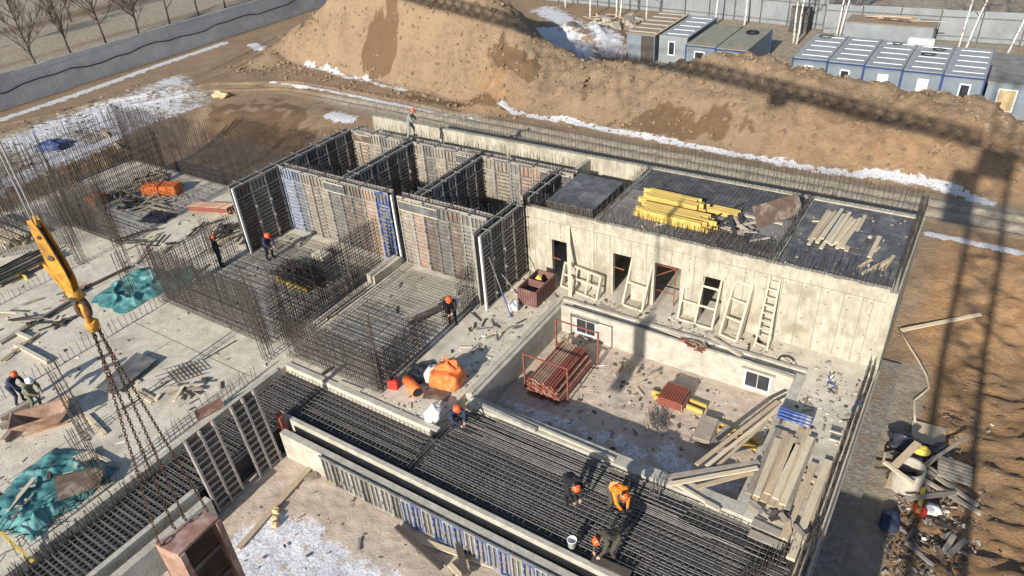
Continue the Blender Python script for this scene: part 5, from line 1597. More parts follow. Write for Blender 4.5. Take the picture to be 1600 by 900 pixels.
litter('loose boards and offcuts scattered on the grey deck beside the yellow beams', (-7.0, 26.6), 1.2, .9, 16, ['wood_grey', 'wood', 'wood_white', 'steel_dark'], .4, 1.6, 3.39, None, 'boards', 'board_heap')
litter('heap of broken planks thrown around the manhole ring', (1.55, 21.3), .9, .9, 22, ['wood_grey', 'wood_dark', 'wood_grey', 'wood'], .6, 1.7, -1.45, None, 'plank heap', 'plank_heap')
litter('broken boards and strips trodden into the rubbish right of the footing', (2.0, 18.6), 1.0, 1.5, 14, ['wood_grey', 'wood_dark', 'rubble', 'ply_brown'], .3, 1.1, -1.62, None, 'broken boards', 'board_heap')
litter('broken timber scattered by the prop rack in the pool', (-9.3, 21.4), 1.2, .6, 10, ['wood', 'wood_grey'], .2, .7, -1.27, None, 'boards', 'board_heap')
litter('timber offcuts on the slab by the end of the plank stack', (-2.0, 15.85), .8, .25, 10, ['wood', 'wood_grey', 'wood_dark', 'steel_dark'], .3, .9, .02, None, 'offcuts', 'board_heap')

litter('short bars and dark offcuts strewn on the slab left of the hook chains', (-34.17, 10.60, 0), 1.8, 1.2, 16, ['rebar', 'wood_grey', 'wood_dark', 'wood_pale'], .3, 1.6, .0, (1.2, .5), 'offcuts', 'offcut_heap')
litter('dark bars and boards lying on the slab before the leftmost shutter wall', (-33.23, 20.18, 0), 1.6, .9, 18, ['rebar', 'wood', 'wood_dark', 'rebar_rust'], .5, 2.2, .0, (1.3, .5), 'offcuts', 'offcut_heap')
litter('brown bar scraps on the slab below the hook', (-34.86, 12.51, 0), .5, .6, 18, ['rebar_rust', 'steel_rust', 'wood_dark'], .3, .9, .0, None, 'bar scraps', 'offcut_heap')
litter('pale and dark offcuts on the slab right of the hanging chains', (-23.52, 10.82, 0), 1.2, .9, 12, ['wood_pale', 'rebar', 'wood_grey'], .2, .9, .0, (1.0, .6), 'offcuts', 'offcut_heap')
litter('offcuts and bars on the slab strip behind the crumpled teal tarpaulin', (-36.49, 17.39, 0), 1.6, 1.0, 18, ['rebar', 'wood_grey', 'wood_pale', 'rebar_rust'], .3, 1.5, .0, (1.2, .6), 'offcuts', 'offcut_heap')

# ------------------------------------------------------------------ fences, cabins, trees in the background
def corrugated(a, b, z0, z1, pitch=.22, depth=.045):
    """trapezoid sheet standing between a and b"""
    a, b = Vector((*a, 0)), Vector((*b, 0))
    d = (b - a)
    L = d.length
    d /= L
    n = Vector((-d.y, d.x, 0))
    m = MB()
    k, pts = 0.0, []
    while k < L - 1e-3:
        for f, o in ((0, 0), (.4, 0), (.5, 1), (.9, 1)):
            s = k + f * pitch
            if s <= L:
                pts.append(a + d * s + n * (o * depth))
        k += pitch
    pts.append(b)
    for i, p in enumerate(pts):
        m.v += [(p.x, p.y, z0), (p.x, p.y, z1)]
    for i in range(len(pts) - 1):
        m.f.append((2 * i, 2 * i + 2, 2 * i + 3, 2 * i + 1))
        m.m.append(0)
    return m

def fence(label, a, b, h, mat, seg=3.0, posts=True, post_side=1, base=0.0, rails=True):
    a3, b3 = Vector((*a, base)), Vector((*b, base))
    L = (b3 - a3).length
    d = (b3 - a3) / L
    n = Vector((-d.y, d.x, 0)) * post_side
    t = thing('sheet_fence', label, 'fence', tuple((a3 + b3) / 2))
    k = 0.0
    while k < L - .5:
        e = min(k + seg, L)
        p, q = a3 + d * (k + .01), a3 + d * (e - .01)
        zz = R.uniform(-.03, .03)
        corrugated(p[:2], q[:2], base + .05 + zz, base + h + zz).build('sheet', mat, t)
        if posts:
            MB().bx(p.x + n.x * .06 - .04, p.x + n.x * .06 + .04, p.y + n.y * .06 - .04, p.y + n.y * .06 + .04, base - .1, base + h - .05).build('post', 'steel_dark', t)
        k = e
    if rails:
        for zz in (.5, h - .5):
            MB().bar(a3 + n * .10 + Vector((0, 0, zz)), b3 + n * .10 + Vector((0, 0, zz)), .05, .05).build('rail', 'steel_grey', t)
    return t
fence('long grey corrugated fence along the road on the left', (-68.8, 4), (-69.8, 76), 2.85, 'galvanised', 3.0, False, -1, 0, False)
m = MB()
pts = []
for k in range(46):
    y = 8 + k * 1.45
    x = -68.8 - (y - 4) / 72 + .16
    pts.append((x, y, 1.55 + .14 * math.sin(k * .9) + .10 * math.sin(k * 2.3)))
tag(m.tube(pts, .055, 5).build('site_cable', 'cable_black', smooth=True), 'black cable sagging along the left fence', 'cable')
m = MB()
pts = [(-68.4, 20, 2.55), (-68.5, 28, 2.45), (-68.6, 36, 2.6), (-68.9, 41, 2.85), (-69.0, 48, 2.6), (-69.2, 58, 2.7), (-69.4, 66, 2.85)]
tag(m.tube(pts, .03, 5).build('white_cable', 'wire'), 'thin white cable strung along the top of the left fence', 'cable')
fence('grey corrugated fence with dark posts behind the sheds', (-48, 75.0), (-13.5, 71.5), 2.7, 'galvanised_pale', 2.6, True, -1)
fence('grey corrugated fence behind the row of site cabins', (-13.5, 70.5), (24, 72.5), 2.5, 'galvanised_pale', 3.0, True, -1)

def cabin(label, x0, y0, w, d, z0, z1, wall, roof, edge, window=None, door=None, strips=0, roof_over=0.0, win_fill='glass', name='site_cabin'):
    t = thing(name, label, 'cabin', (x0 + w / 2, y0 + d / 2, z0))
    for a, b, nm in (((x0, y0), (x0 + w, y0), 'front_wall'), ((x0 + w, y0), (x0 + w, y0 + d), 'side_wall'), ((x0 + w, y0 + d), (x0, y0 + d), 'back_wall'), ((x0, y0 + d), (x0, y0), 'side_wall')):
        corrugated(a, b, z0, z1 - .05, .16, .025).build(nm, wall, t)
    o = roof_over
    rf = MB().bx(x0 - o, x0 + w + o, y0 - o, y0 + d + o, z1 - .04, z1 + .03).build('roof', roof, t)
    if strips:
        for k in range(strips):
            yy = y0 + d * (k + .6) / (strips + .2)
            MB().bx(x0 + w * .17, x0 + w * .93, yy - .035, yy + .035, z1 + .031, z1 + .06).build('roof_rib', 'frame_white', rf)
    if edge:
        for xx in (x0, x0 + w):
            for yy in (y0, y0 + d):
                MB().bx(xx - .05, xx + .05, yy - .055, yy + .055, z0 - .1, z1 + .02).build('corner_post', edge, t)
        MB().bx(x0 + .051, x0 + w - .051, y0 - .05, y0 + .05, z1 - .13, z1 - .042).build('top_beam', edge, t)
    if window:
        xa, xb, za, zb = window
        fr = MB()
        for p in ((xa - .08, xb + .08, zb, zb + .08), (xa - .08, xb + .08, za - .08, za), (xa - .08, xa, za, zb), (xb, xb + .08, za, zb)):
            fr.bx(p[0], p[1], y0 - .09, y0 - .04, p[2], p[3])
        f = fr.build('window', 'frame_white', t)
        MB().bx(xa, xb, y0 - .06, y0 - .045, za, zb).build('pane', win_fill, f)
    if door:
        xa, xb, zb, mt = door
        MB().bx(xa, xb, y0 - .07, y0 - .04, z0, zb).build('door', mt, t)
    return t
X0 = -12.25
for k, lab in enumerate(('leftmost of five blue-framed site cabins with ribbed grey roof', 'second from the left of five blue-framed site cabins', 'middle of five blue-framed site cabins, window with a pale blind', 'fourth from the left of five blue-framed site cabins', 'rightmost of five blue-framed site cabins, next to the boarded cabin')):
    x = X0 + k * 2.44
    cabin(lab, x + .03, 55.1 - .12 * k, 2.38, 6.6, -.25, 2.2, 'container_grey', 'container_roof', 'container_blue', (x + .95 + .05 * k, x + 1.45 + .05 * k, .75, 1.65), None, 5, 0, 'frame_white' if k in (2, 3) else 'glass')['group'] = 'blue-framed site cabins'
cabin('grey cabin with a boarded-up window right of the blue-framed row', .12, 54.1, 2.6, 6.6, -.25, 2.15, 'container_grey', 'concrete_dark', None, (.85, 1.75, .45, 1.75), None, 0, .05, 'osb')
tag(MB().bx(-5.6, -3.9, 61.0, 61.5, 2.24, 2.6).build('roof_box', 'frame_white'), 'white box lying on the roof of the middle blue-framed cabin', 'box')
for x, y, s in ((-11.3, 61.0, .5), (-6.2, 60.6, .3), (-3.4, 60.0, .4), (-3.9, 58.6, .45)):
    tag(MB().tube([(x + s * math.cos(a), y + s * .7 * math.sin(a), 2.27) for a in np.linspace(0, 5.6, 14)], .05, 5).build('cable_coil', 'cable_black'), {.5: 'black cable coil on the roof of the leftmost blue-framed cabin', .3: 'small black cable coil on the roof of the middle blue-framed cabin', .4: 'black cable coil near the right rim of the middle cabin roof', .45: 'black cable coil lying lowest on the fourth blue-framed cabin roof'}[s], 'cable coil', 'cable coils on the cabin roofs')
cabin('shed with a brown plank roof and dark doorway behind the spoil heap', -26.4, 57.3, 2.5, 7.2, -.2, 2.25, 'container_grey', 'roof_wood', None, None, (-25.1, -23.98, 2.1, 'wood_dark'), 0, .12, name='shed')
t = thing('roof_battens', 'pale battens nailed across the brown plank roof', 'battens', (-25.1, 60.8, 2.3))
for k in range(6):
    plank((-26.4, 57.7 + k * 1.25, 2.31), (-23.95, 57.7 + k * 1.25, 2.31), .2, .04, 'wood_white', t, 'batten')
plank((-23.75, 57.2, 2.34), (-23.75, 64.6, 2.34), .2, .05, 'wood', t, 'batten')
cabin('pale grey shed with ribbed roof and small white window right of the plank-roofed shed', -23.6, 57.5, 2.4, 7.0, -.2, 2.15, 'galvanised_pale', 'container_roof', None, (-22.7, -22.25, .75, 1.75), None, 5, .04, name='shed')
cabin('blue-grey cabin with mossy roof and half-open window, left of a pair', -20.7, 56.0, 2.4, 6.5, -.25, 2.1, 'container_grey', 'roof_moss', 'container_blue', (-19.9, -19.2, .7, 1.6), None, 0)
cabin('blue-grey cabin with mossy roof and a tyre on top, right of a pair', -18.2, 55.8, 2.4, 6.5, -.25, 2.1, 'container_grey', 'roof_moss', 'container_blue', None, None, 0)
tag(MB().tube([(-16.9 + .42 * math.cos(a), 60.6 + .42 * math.sin(a), 2.22) for a in np.linspace(0, 6.283, 17)], .10, 6).build('tyre', 'cable_black'), 'black tyre lying on the mossy cabin roof', 'tyre')
cabin('grey container with boards and rusty sheets on top behind the cabin row', -10.8, 65.3, 6.4, 2.4, -.2, 2.4, 'galvanised_pale', 'roof_wood', None, None, None, 0, .05, name='store_container')
litter('boards and rusty sheets lying on the grey container roof', (-7.6, 66.6), 2.2, .7, 14, ['wood', 'ply_brown', 'steel_rust', 'wood_pale'], 1.5, 3.5, 2.43, (0, .12), 'boards', 'board_heap')
cabin('dark brown kiosk at the right edge behind the birches', 2.0, 66.5, 4.0, 2.6, -.2, 2.2, 'galvanised', 'ply_brown', None, None, None, 0, .05, name='kiosk')
tag(MB().bx(-16.3, -14.6, 69.9, 70.4, -.1, 2.2).build('gate_leaf', 'steel_dark'), 'dark gate leaf in the fence behind the double birch', 'gate')
t = thing('rubble_heap', 'heap of broken concrete slabs and boards by the back fence', 'rubble', (-32.5, 67, 0))
for k in range(16):
    MB().obx((R.uniform(-35, -29.5), R.uniform(65.5, 69), R.uniform(.1, .6)), (R.uniform(.5, 1.6), R.uniform(.4, 1.0), R.uniform(.1, .5)), R.uniform(0, 3), 0, (R.uniform(-.5, .5), R.uniform(-.4, .4))).build('slab_piece', R.choice(['rubble', 'concrete_pale', 'wood_grey']), t)
for k in range(10):
    a = (R.uniform(-36, -30), R.uniform(66, 69.5), R.uniform(.2, .7))
    plank(a, (a[0] + R.uniform(-1.6, 1.6), a[1] + R.uniform(-.8, .8), R.uniform(.1, .7)), .15, .05, 'wood', t)

def tree(name, label, loc, h, kind, seed, group, lean=(0, 0), spread=1.0):
    rr = random.Random(seed)
    t = thing(name, label, 'tree', loc, group)
    tr, br = MB(), MB()
    L = Vector(loc)
    birch = kind == 'birch'
    npt = 7
    pts, p = [], L - Vector((0, 0, .15))
    d = Vector((lean[0], lean[1], 1)).normalized()
    for k in range(npt + 1):
        pts.append(p.copy())
        d = (d + Vector((rr.uniform(-.07, .07), rr.uniform(-.07, .07), .06))).normalized()
        p = p + d * (h / npt)
    r0 = .095 if birch else .10
    rad = [r0 * (1 - .86 * k / npt) for k in range(npt + 1)]
    rad[0] *= 1.25
    tr.tube(pts, rad, 7)
    tr.build('trunk', 'bark_birch' if birch else 'bark', t, True)
    def twig(p, d, l, r, lev):
        q, ps, rs = p.copy(), [p.copy()], [r]
        n = 4
        for k in range(n):
            d = (d + Vector((rr.uniform(-.18, .18), rr.uniform(-.18, .18), rr.uniform(-.02, .2) if not birch else rr.uniform(-.15, .1)))).normalized()
            q = q + d * (l / n)
            ps.append(q.copy())
            rs.append(r * (1 - .8 * (k + 1) / n))
        br.tube(ps, rs, 4 if lev == 0 else 3, 0, False)
        if lev < 2:
            for k in range(7 if lev == 0 else 5):
                f = rr.uniform(.2, 1.0)
                i = min(int(f * n), n - 1)
                b = ps[i].lerp(ps[i + 1], f * n - i)
                nd = (d + Vector((rr.uniform(-1, 1), rr.uniform(-1, 1), rr.uniform(-.2, .8)))).normalized()
                twig(b, nd, l * rr.uniform(.3, .55), max(r * .5, .014), lev + 1)
    nb = 32 if not birch else 14
    for k in range(nb):
        f = rr.uniform(.13 if not birch else .35, .98)
        i = min(int(f * npt), npt - 1)
        b = pts[i].lerp(pts[i + 1], f * npt - i)
        a = rr.uniform(0, 6.28)
        up = rr.uniform(.5, 1.2)
        twig(b, Vector((math.cos(a) * spread, math.sin(a) * spread, up)).normalized(), h * rr.uniform(.25, .5) * (1.1 - .5 * f), .045 if not birch else .035, 0)
    br.build('branches', 'twig', t)
    return t
tb = [(-79.50, 34.53, 0), (-79.83, 38.32, 0), (-80.18, 42.41, 0), (-80.61, 46.56, 0), (-81.24, 50.98, 0), (-81.87, 55.47, 0), (-82.29, 59.72, 0)]
ords = ['nearest bare tree beyond the left fence', 'second bare tree along the left fence', 'third bare tree along the left fence', 'fourth bare tree along the left fence', 'fifth bare tree along the left fence', 'sixth bare tree along the left fence', 'seventh bare tree along the left fence']
for k, b in enumerate(tb):
    tree('bare_tree', ords[k], (b[0], b[1], 0), R.uniform(10, 12.5), 'bare', 100 + k, 'bare trees beyond the left fence', (R.uniform(-.05, .05), R.uniform(-.05, .05)))
tree('bare_tree', 'small bare tree farther back at the top left edge', (-93, 36.5, 0), 8, 'bare', 131, 'bare trees beyond the left fence')
tree('bare_tree', 'bare tree at the left picture edge beyond the fence', (-79.2, 30.2, 0), 8, 'bare', 132, 'bare trees beyond the left fence')
tree('bare_tree', 'bare tree far back beyond the road at upper left', (-97, 48, 0), 8, 'bare', 133, 'bare trees beyond the left fence')
for k, (px, h, le, lab) in enumerate((((-14.89, 66.45, 0), 9, (0, .02), 'white birch by the cabins, left stem of a close pair'), ((-14.59, 66.13, 0), 9, (.12, .04), 'white birch by the cabins, right stem of a close pair'),
                                       ((-12.19, 70.19, 0), 9, (.0, 0), 'slim white birch behind the leftmost blue-framed cabin'), ((-11.94, 70.27, 0), 9, (.14, .0), 'slanting white birch behind the leftmost blue-framed cabin'),
                                       ((-2.61, 69.15, 0), 10, (.04, 0), 'thick white birch right of the grey container'), ((-2.09, 68.94, 0), 9, (.14, 0), 'slim leaning birch right of the grey container'),
                                       ((0.83, 68.86, 0), 10, (.22, .05), 'leaning white birch at the right edge behind the boarded cabin'), ((-23.19, 70.08, 0), 8, (0, 0), 'white birch behind the mossy-roofed cabins'),
                                       ((-20.62, 70.91, 0), 8, (.05, 0), 'birch in front of the back fence right of the sheds'), ((-30.05, 69.67, 0), 8, (0, 0), 'white birch just left of the plank-roofed shed'),
                                       ((-32.72, 69.10, 0), 7, (.1, 0), 'forked birch by the rubble heap'), ((-33.48, 69.94, 0), 8, (0, 0), 'straight birch by the rubble heap'), ((-36.07, 69.13, 0), 8, (0, 0), 'birch at the left end of the rubble heap'),
                                       ((-40.74, 72.37, 0), 8, (0, 0), 'birch standing by the snowy bank at the top'), ((-28.01, 73.29, 0), 8, (.0, 0), 'birch against the back fence behind the sheds'))):
    tree('birch_tree', lab, (px[0], px[1], 0), h, 'birch', 200 + k, 'birches behind the cabins', le)
# dry grass and brush beyond the fences
m = MB()
for k in range(5200):
    if R.random() < .55:
        x, y = R.uniform(-118, -70.5), R.uniform(14, 75)
    else:
        x, y = R.uniform(-60, 30), R.uniform(73.5, 105)
    hgt = R.uniform(.2, .9)
    an = R.uniform(0, 6.28)
    m.add([(x, y, 0), (x + .03, y, 0), (x + R.uniform(-.3, .3), y + R.uniform(-.3, .3), hgt)], [(0, 1, 2)])
stuff(m.build('dry_brush', 'twig'), 'dry brown brush and weeds beyond the fences', 'brush')
m = MB()
for k in range(1600):
    x, y = R.uniform(-36, -24), R.gauss(59, 4)
    if y < 50 or y > 70:
        continue
    a = R.uniform(0, 6.28)
    z = .1
    m.add([(x, y, z), (x + .03, y, z), (x + R.uniform(-.5, .5), y + R.uniform(-.5, .5), z + R.uniform(.3, 1.6))], [(0, 1, 2)])
stuff(m.build('dry_brush', 'twig'), 'tangled dry brush behind the spoil heap left of the sheds', 'brush')
for z0, z1, lab in ((9.2, 8.2, 'upper overhead wire at the top right'), (8.7, 7.6, 'lower overhead wire at the top right')):
    a, b = Vector((-12, 80, z0 - 1.8)), Vector((14, 76, z1 - 1.8))
    pts = [a.lerp(b, f) - Vector((0, 0, 1.2 * math.sin(math.pi * f))) for f in np.linspace(0, 1, 9)]
    tag(MB().tube(pts, .03, 4).build('overhead_wire', 'wire'), lab, 'wire')
# debris on the snow patch at left
m = MB()
for k in range(700):
    x, y = R.uniform(-64, -54), R.uniform(13, 36)
    s = R.choice([.03, .05, .07, .12])
    m.obx((x, y, GS(x, y) + .02), (s * R.uniform(1, 5), s, s * .6), R.uniform(0, 3.1), R.choices(range(4), [4, 4, 2, 1])[0], (R.uniform(-.3, .3), R.uniform(-.3, .3)))
stuff(m.build('scrap_scatter', ['wood_dark', 'rubble', 'wood_grey', 'rebar_rust']), 'dark scrap scattered over the snow patch left of the pit', 'scrap')
blob('blue_sheet_heap', 'crumpled blue sheeting on the snow patch', 'sheeting', ((-55.88, 23.08, 0)[0], (-55.88, 23.08, 0)[1], .0), (2.0, 1.6, .5), 'steel_blue', 301, .3, .8, .4)
loose_plank('long plank slanting over the pit edge near the snow', (-55.14, 26.49, .2), (-51.59, 25.50, -.2), .25, .06, 'wood_pale')
blob('pale_rock', 'pale boulder at the edge of the pit behind the left rebar', 'rock', ((-53.36, 36.00, 0)[0], (-53.36, 36.00, 0)[1], -.05), (1.6, .9, .5), 'osb', 302, .2, .9, .3)
m = MB()
clods = []
for k in range(4200):
    x, y = R.uniform(-60, 4), R.uniform(41.2, 49.0)
    if R.random() > (y - 40.6) / 4 and R.random() < .6:
        continue
    clods.append((x, y))
for k in range(0):
    clods.append((R.uniform(.6, 5), R.uniform(20, 36)))
cx = np.array([c_[0] for c_ in clods]); cy = np.array([c_[1] for c_ in clods])
cz = ground_z(cx[None, :], cy[None, :])[0]
for x, y, z in zip(cx, cy, cz):
    s = R.choice([.03, .04, .05, .06, .08, .13, .2])
    m.obx((x, y, z + s * .15), (s * R.uniform(.8, 1.5), s * R.uniform(.8, 1.4), s * R.uniform(.5, .9)), R.uniform(0, 3), 0, (R.uniform(-.7, .7), R.uniform(-.7, .7)))
MAT['clod'] = SOIL
stuff(m.build('earth_clods', 'clod', origin=(0, 0, 0)), 'loose clods of earth on the spoil heap and slope', 'earth')

# ------------------------------------------------------------------ people
def person(label, loc, heading, pose, jacket, trousers, helmet='helmet_orange', vest=None, scale=1.0, hold=None):
    """one continuous body grown from tapered limbs by voxel remeshing; helmet and vest stripes as children"""
    J = dict(pose)
    caps = []   # (p, q, r0, r1, material index)
    V_ = Vector
    SK, JA, TR, BO, HA, EY = range(6)
    def c(p, q, r0, r1, mi):
        caps.append((V_(p), V_(q), r0, r1, mi))
    pel, che, nec, hed = V_(J['pelvis']), V_(J['chest']), V_(J['neck']), V_(J['head'])
    side = V_((1, 0, 0))
    c(pel + side * .08, pel - side * .08, .14, .14, TR)
    c(pel, pel.lerp(che, .5), .145, .15, JA)
    c(pel.lerp(che, .45) + side * .06, che + side * .08, .13, .135, JA)
    c(pel.lerp(che, .45) - side * .06, che - side * .08, .13, .135, JA)
    c(che, nec, .12, .065, JA)
    c(nec, nec.lerp(hed, .5), .058, .055, SK)
    up = (hed - nec).normalized()
    fwd = V_(J.get('look', (0, 1, 0))).normalized()
    fwd = (fwd - up * fwd.dot(up)).normalized()
    sd_ = fwd.cross(up).normalized()
    c(hed - up * .03 + fwd * .01, hed + up * .045, .088, .095, SK)
    c(hed - up * .07 + fwd * .035, hed - up * .04 + fwd * .045, .05, .055, SK)
    c(hed - up * .015 + fwd * .09, hed - up * .035 + fwd * .112, .014, .018, SK)
    for s in (-1, 1):
        c(hed + sd_ * (.096 * s) - up * .03, hed + sd_ * (.100 * s) + up * .01, .016, .018, SK)
        c(hed + sd_ * (.034 * s) + fwd * .088 + up * .005, hed + sd_ * (.034 * s) + fwd * .09 + up * .005, .014, .014, EY)
    c(hed - up * .075 + fwd * .083 - sd_ * .02, hed - up * .075 + fwd * .083 + sd_ * .02, .012, .012, EY)
    c(hed - fwd * .05 - up * .02, hed - fwd * .045 + up * .03, .075, .08, HA)
    for s, n in ((-1, 'l'), (1, 'r')):
        sh, el, wr = V_(J['shoulder_' + n]), V_(J['elbow_' + n]), V_(J['wrist_' + n])
        c(che.lerp(nec, .55), sh, .09, .082, JA)
        c(sh, el, .075, .06, JA)
        c(el, wr, .058, .044, JA)
        hd = (wr - el).normalized()
        pn = hd.cross(V_((s, 0, .2))).normalized()
        sp = hd.cross(pn).normalized()
        palm = wr + hd * .075
        c(wr, palm, .032, .036, SK)
        c(palm - sp * .02, palm + sp * .02, .026, .026, SK)
        for k, (o, ln) in enumerate(((-.03, .065), (-.01, .078), (.01, .072), (.03, .055))):
            b = palm + sp * o + hd * .02
            k1 = b + hd * ln * .55 + pn * .01
            c(b, k1, .0105, .010, SK)
            c(k1, k1 + hd * ln * .35 + pn * ln * .35, .010, .009, SK)
        tb_ = wr + hd * .035 - sp * .03
        c(tb_, tb_ - sp * .03 + hd * .035, .012, .011, SK)
        c(tb_ - sp * .03 + hd * .035, tb_ - sp * .03 + hd * .07 + pn * .01, .011, .010, SK)
        hp, kn, an, toe = V_(J['hip_' + n]), V_(J['knee_' + n]), V_(J['ankle_' + n]), V_(J['toe_' + n])
        c(hp, kn, .105, .075, TR)
        c(kn, an.lerp(kn, .2), .073, .055, TR)
        c(an.lerp(kn, .22), an, .055, .052, BO)
        c(an - V_((0, 0, .03)), toe, .05, .042, BO)
    mb = MB()
    for p, q, r0, r1, mi in caps:
        d = q - p
        if d.length < .004:
            d = V_((0, 0, .004))
            q = p + d
        dn_ = d.normalized()
        ps, rs = [], []
        for k in range(4):
            a = math.pi / 2 * k / 4
            ps.append(p - dn_ * (r0 * math.cos(a)))
            rs.append(max(r0 * math.sin(a), .001))
        ps += [p, q]
        rs += [r0, r1]
        for k in range(1, 5):
            a = math.pi / 2 * k / 4
            ps.append(q + dn_ * (r1 * math.sin(a)))
            rs.append(max(r1 * math.cos(a), .001))
        mb.tube(ps, rs, 10, mi)
    me_ = mb.mesh('person_raw')
    tmp = bpy.data.objects.new('person_raw', me_)
    COL.objects.link(tmp)
    rm = tmp.modifiers.new('r', 'REMESH')
    rm.mode = 'VOXEL'
    rm.voxel_size = .011
    sm = tmp.modifiers.new('s', 'SMOOTH')
    sm.factor = .4
    sm.iterations = 2
    dc = tmp.modifiers.new('d', 'DECIMATE')
    dc.ratio = .22
    dg = bpy.context.evaluated_depsgraph_get()
    body = bpy.data.meshes.new_from_object(tmp.evaluated_get(dg))
    bpy.data.objects.remove(tmp)
    bpy.data.meshes.remove(me_)
    body.name = 'person'
    n = len(body.polygons)
    cen = np.empty(n * 3)
    body.polygons.foreach_get('center', cen)
    cen = cen.reshape(-1, 3)
    best = np.full(n, 1e9)
    idx = np.zeros(n, dtype=np.int32)
    for p, q, r0, r1, mi in caps:
        p_, d_ = np.array(p), np.array(q - p)
        tt = np.clip(((cen - p_) @ d_) / max(d_ @ d_, 1e-9), 0, 1)
        dd = np.linalg.norm(cen - p_ - tt[:, None] * d_, axis=1) - (r0 + (r1 - r0) * tt)
        w_ = dd < best
        best[w_] = dd[w_]
        idx[w_] = mi
    body.materials.clear()
    for k in ('skin', jacket, trousers, 'boot', 'boot', 'boot'):
        body.materials.append(MAT[k])
    body.polygons.foreach_set('material_index', idx)
    body.polygons.foreach_set('use_smooth', [True] * n)
    o = bpy.data.objects.new('person', body)
    COL.objects.link(o)
    o.location = loc
    o.rotation_euler = (0, 0, heading)
    o.scale = (scale,) * 3
    tag(o, label, 'person', 'site workers')
    # helmet
    hm = MB()
    prof = [(.155, .0), (.128, .012), (.126, .05), (.108, .095), (.07, .128), (.001, .14)]
    hm.lathe((0, 0, 0), prof, 18)
    hm.add([(.07 * math.cos(a) , .12 + .055 * math.sin(a), .002) for a in np.linspace(0, math.pi, 9)] + [(.11 * math.cos(a), .10 + .015 * math.sin(a), .012) for a in np.linspace(0, math.pi, 9)],
           [(k, k + 1, k + 10, k + 9) for k in range(8)])
    hme = hm.mesh('helmet')
    hme.materials.append(MAT[helmet])
    hme.polygons.foreach_set('use_smooth', [True] * len(hme.polygons))
    h = bpy.data.objects.new('helmet', hme)
    COL.objects.link(h)
    h.parent = o
    h.location = hed + up * .035
    h.rotation_mode = 'QUATERNION'
    h.rotation_quaternion = Matrix((sd_, fwd, up)).transposed().to_quaternion()
    if vest:
        vm = MB()
        ax = (che - pel)
        for f in (.35, .62):
            p = pel + ax * f
            vm.tube([p - ax.normalized() * .018, p + ax.normalized() * .018], .185, 14)
        vme = vm.mesh('reflective_stripe')
        vme.materials.append(MAT['stripe'])
        v = bpy.data.objects.new('reflective_stripe', vme)
        COL.objects.link(v)
        v.parent = o
    return o

STAND = dict(pelvis=(0, 0, .95), chest=(0, .02, 1.34), neck=(0, .03, 1.5), head=(0, .06, 1.63), look=(0, 1, -.3),
             shoulder_l=(-.19, .02, 1.41), elbow_l=(-.27, .03, 1.14), wrist_l=(-.2, .22, 1.02), shoulder_r=(.19, .02, 1.41), elbow_r=(.27, .0, 1.13), wrist_r=(.24, .14, .9),
             hip_l=(-.1, 0, .92), knee_l=(-.12, .04, .5), ankle_l=(-.13, -.02, .1), toe_l=(-.15, .15, .045), hip_r=(.1, 0, .92), knee_r=(.12, .03, .5), ankle_r=(.13, -.03, .1), toe_r=(.15, .14, .045))
BEND = dict(pelvis=(0, -.22, .92), chest=(0, .12, 1.10), neck=(0, .27, 1.12), head=(0, .40, 1.09), look=(0, .3, -1),
            shoulder_l=(-.2, .2, 1.1), elbow_l=(-.24, .33, .82), wrist_l=(-.14, .42, .55), shoulder_r=(.2, .2, 1.1), elbow_r=(.23, .36, .83), wrist_r=(.1, .46, .54),
            hip_l=(-.1, -.22, .88), knee_l=(-.15, .02, .5), ankle_l=(-.15, -.1, .1), toe_l=(-.17, .08, .045), hip_r=(.1, -.22, .88), knee_r=(.16, .0, .5), ankle_r=(.17, -.12, .1), toe_r=(.19, .06, .045))
STOOP = dict(pelvis=(0, -.1, .94), chest=(0, .1, 1.26), neck=(0, .2, 1.38), head=(0, .29, 1.48), look=(0, .6, -.8),
             shoulder_l=(-.2, .14, 1.3), elbow_l=(-.25, .25, 1.04), wrist_l=(-.12, .42, .9), shoulder_r=(.2, .14, 1.3), elbow_r=(.24, .27, 1.03), wrist_r=(.1, .44, .88),
             hip_l=(-.1, -.1, .9), knee_l=(-.13, .06, .5), ankle_l=(-.14, -.04, .1), toe_l=(-.16, .14, .045), hip_r=(.1, -.1, .9), knee_r=(.13, .02, .49), ankle_r=(.15, -.14, .1), toe_r=(.17, .04, .045))
CROUCH = dict(pelvis=(0, -.16, .34), chest=(0, .06, .68), neck=(0, .15, .83), head=(0, .24, .94), look=(0, .5, -.8),
              shoulder_l=(-.2, .1, .74), elbow_l=(-.26, .32, .6), wrist_l=(-.1, .5, .45), shoulder_r=(.2, .1, .74), elbow_r=(.27, .33, .58), wrist_r=(.1, .52, .42),
              hip_l=(-.1, -.14, .36), knee_l=(-.2, .26, .5), ankle_l=(-.17, -.02, .1), toe_l=(-.2, .16, .045), hip_r=(.1, -.14, .36), knee_r=(.2, .26, .48), ankle_r=(.18, -.04, .1), toe_r=(.21, .14, .045))
STRADDLE = dict(STAND, chest=(0, .12, 1.3), neck=(0, .2, 1.44), head=(0, .28, 1.55), shoulder_l=(-.19, .14, 1.35), shoulder_r=(.19, .14, 1.35), elbow_l=(-.27, .25, 1.1), elbow_r=(.27, .27, 1.08), wrist_l=(-.12, .45, .98), wrist_r=(.12, .46, .94),
                knee_l=(-.25, .12, .52), ankle_l=(-.36, .05, .1), toe_l=(-.4, .22, .045), knee_r=(.25, .05, .52), ankle_r=(.36, -.1, .1), toe_r=(.4, .06, .045))
def at(p, z=None):
    return (p[0], p[1], p[2] if z is None else z)
RD = math.radians
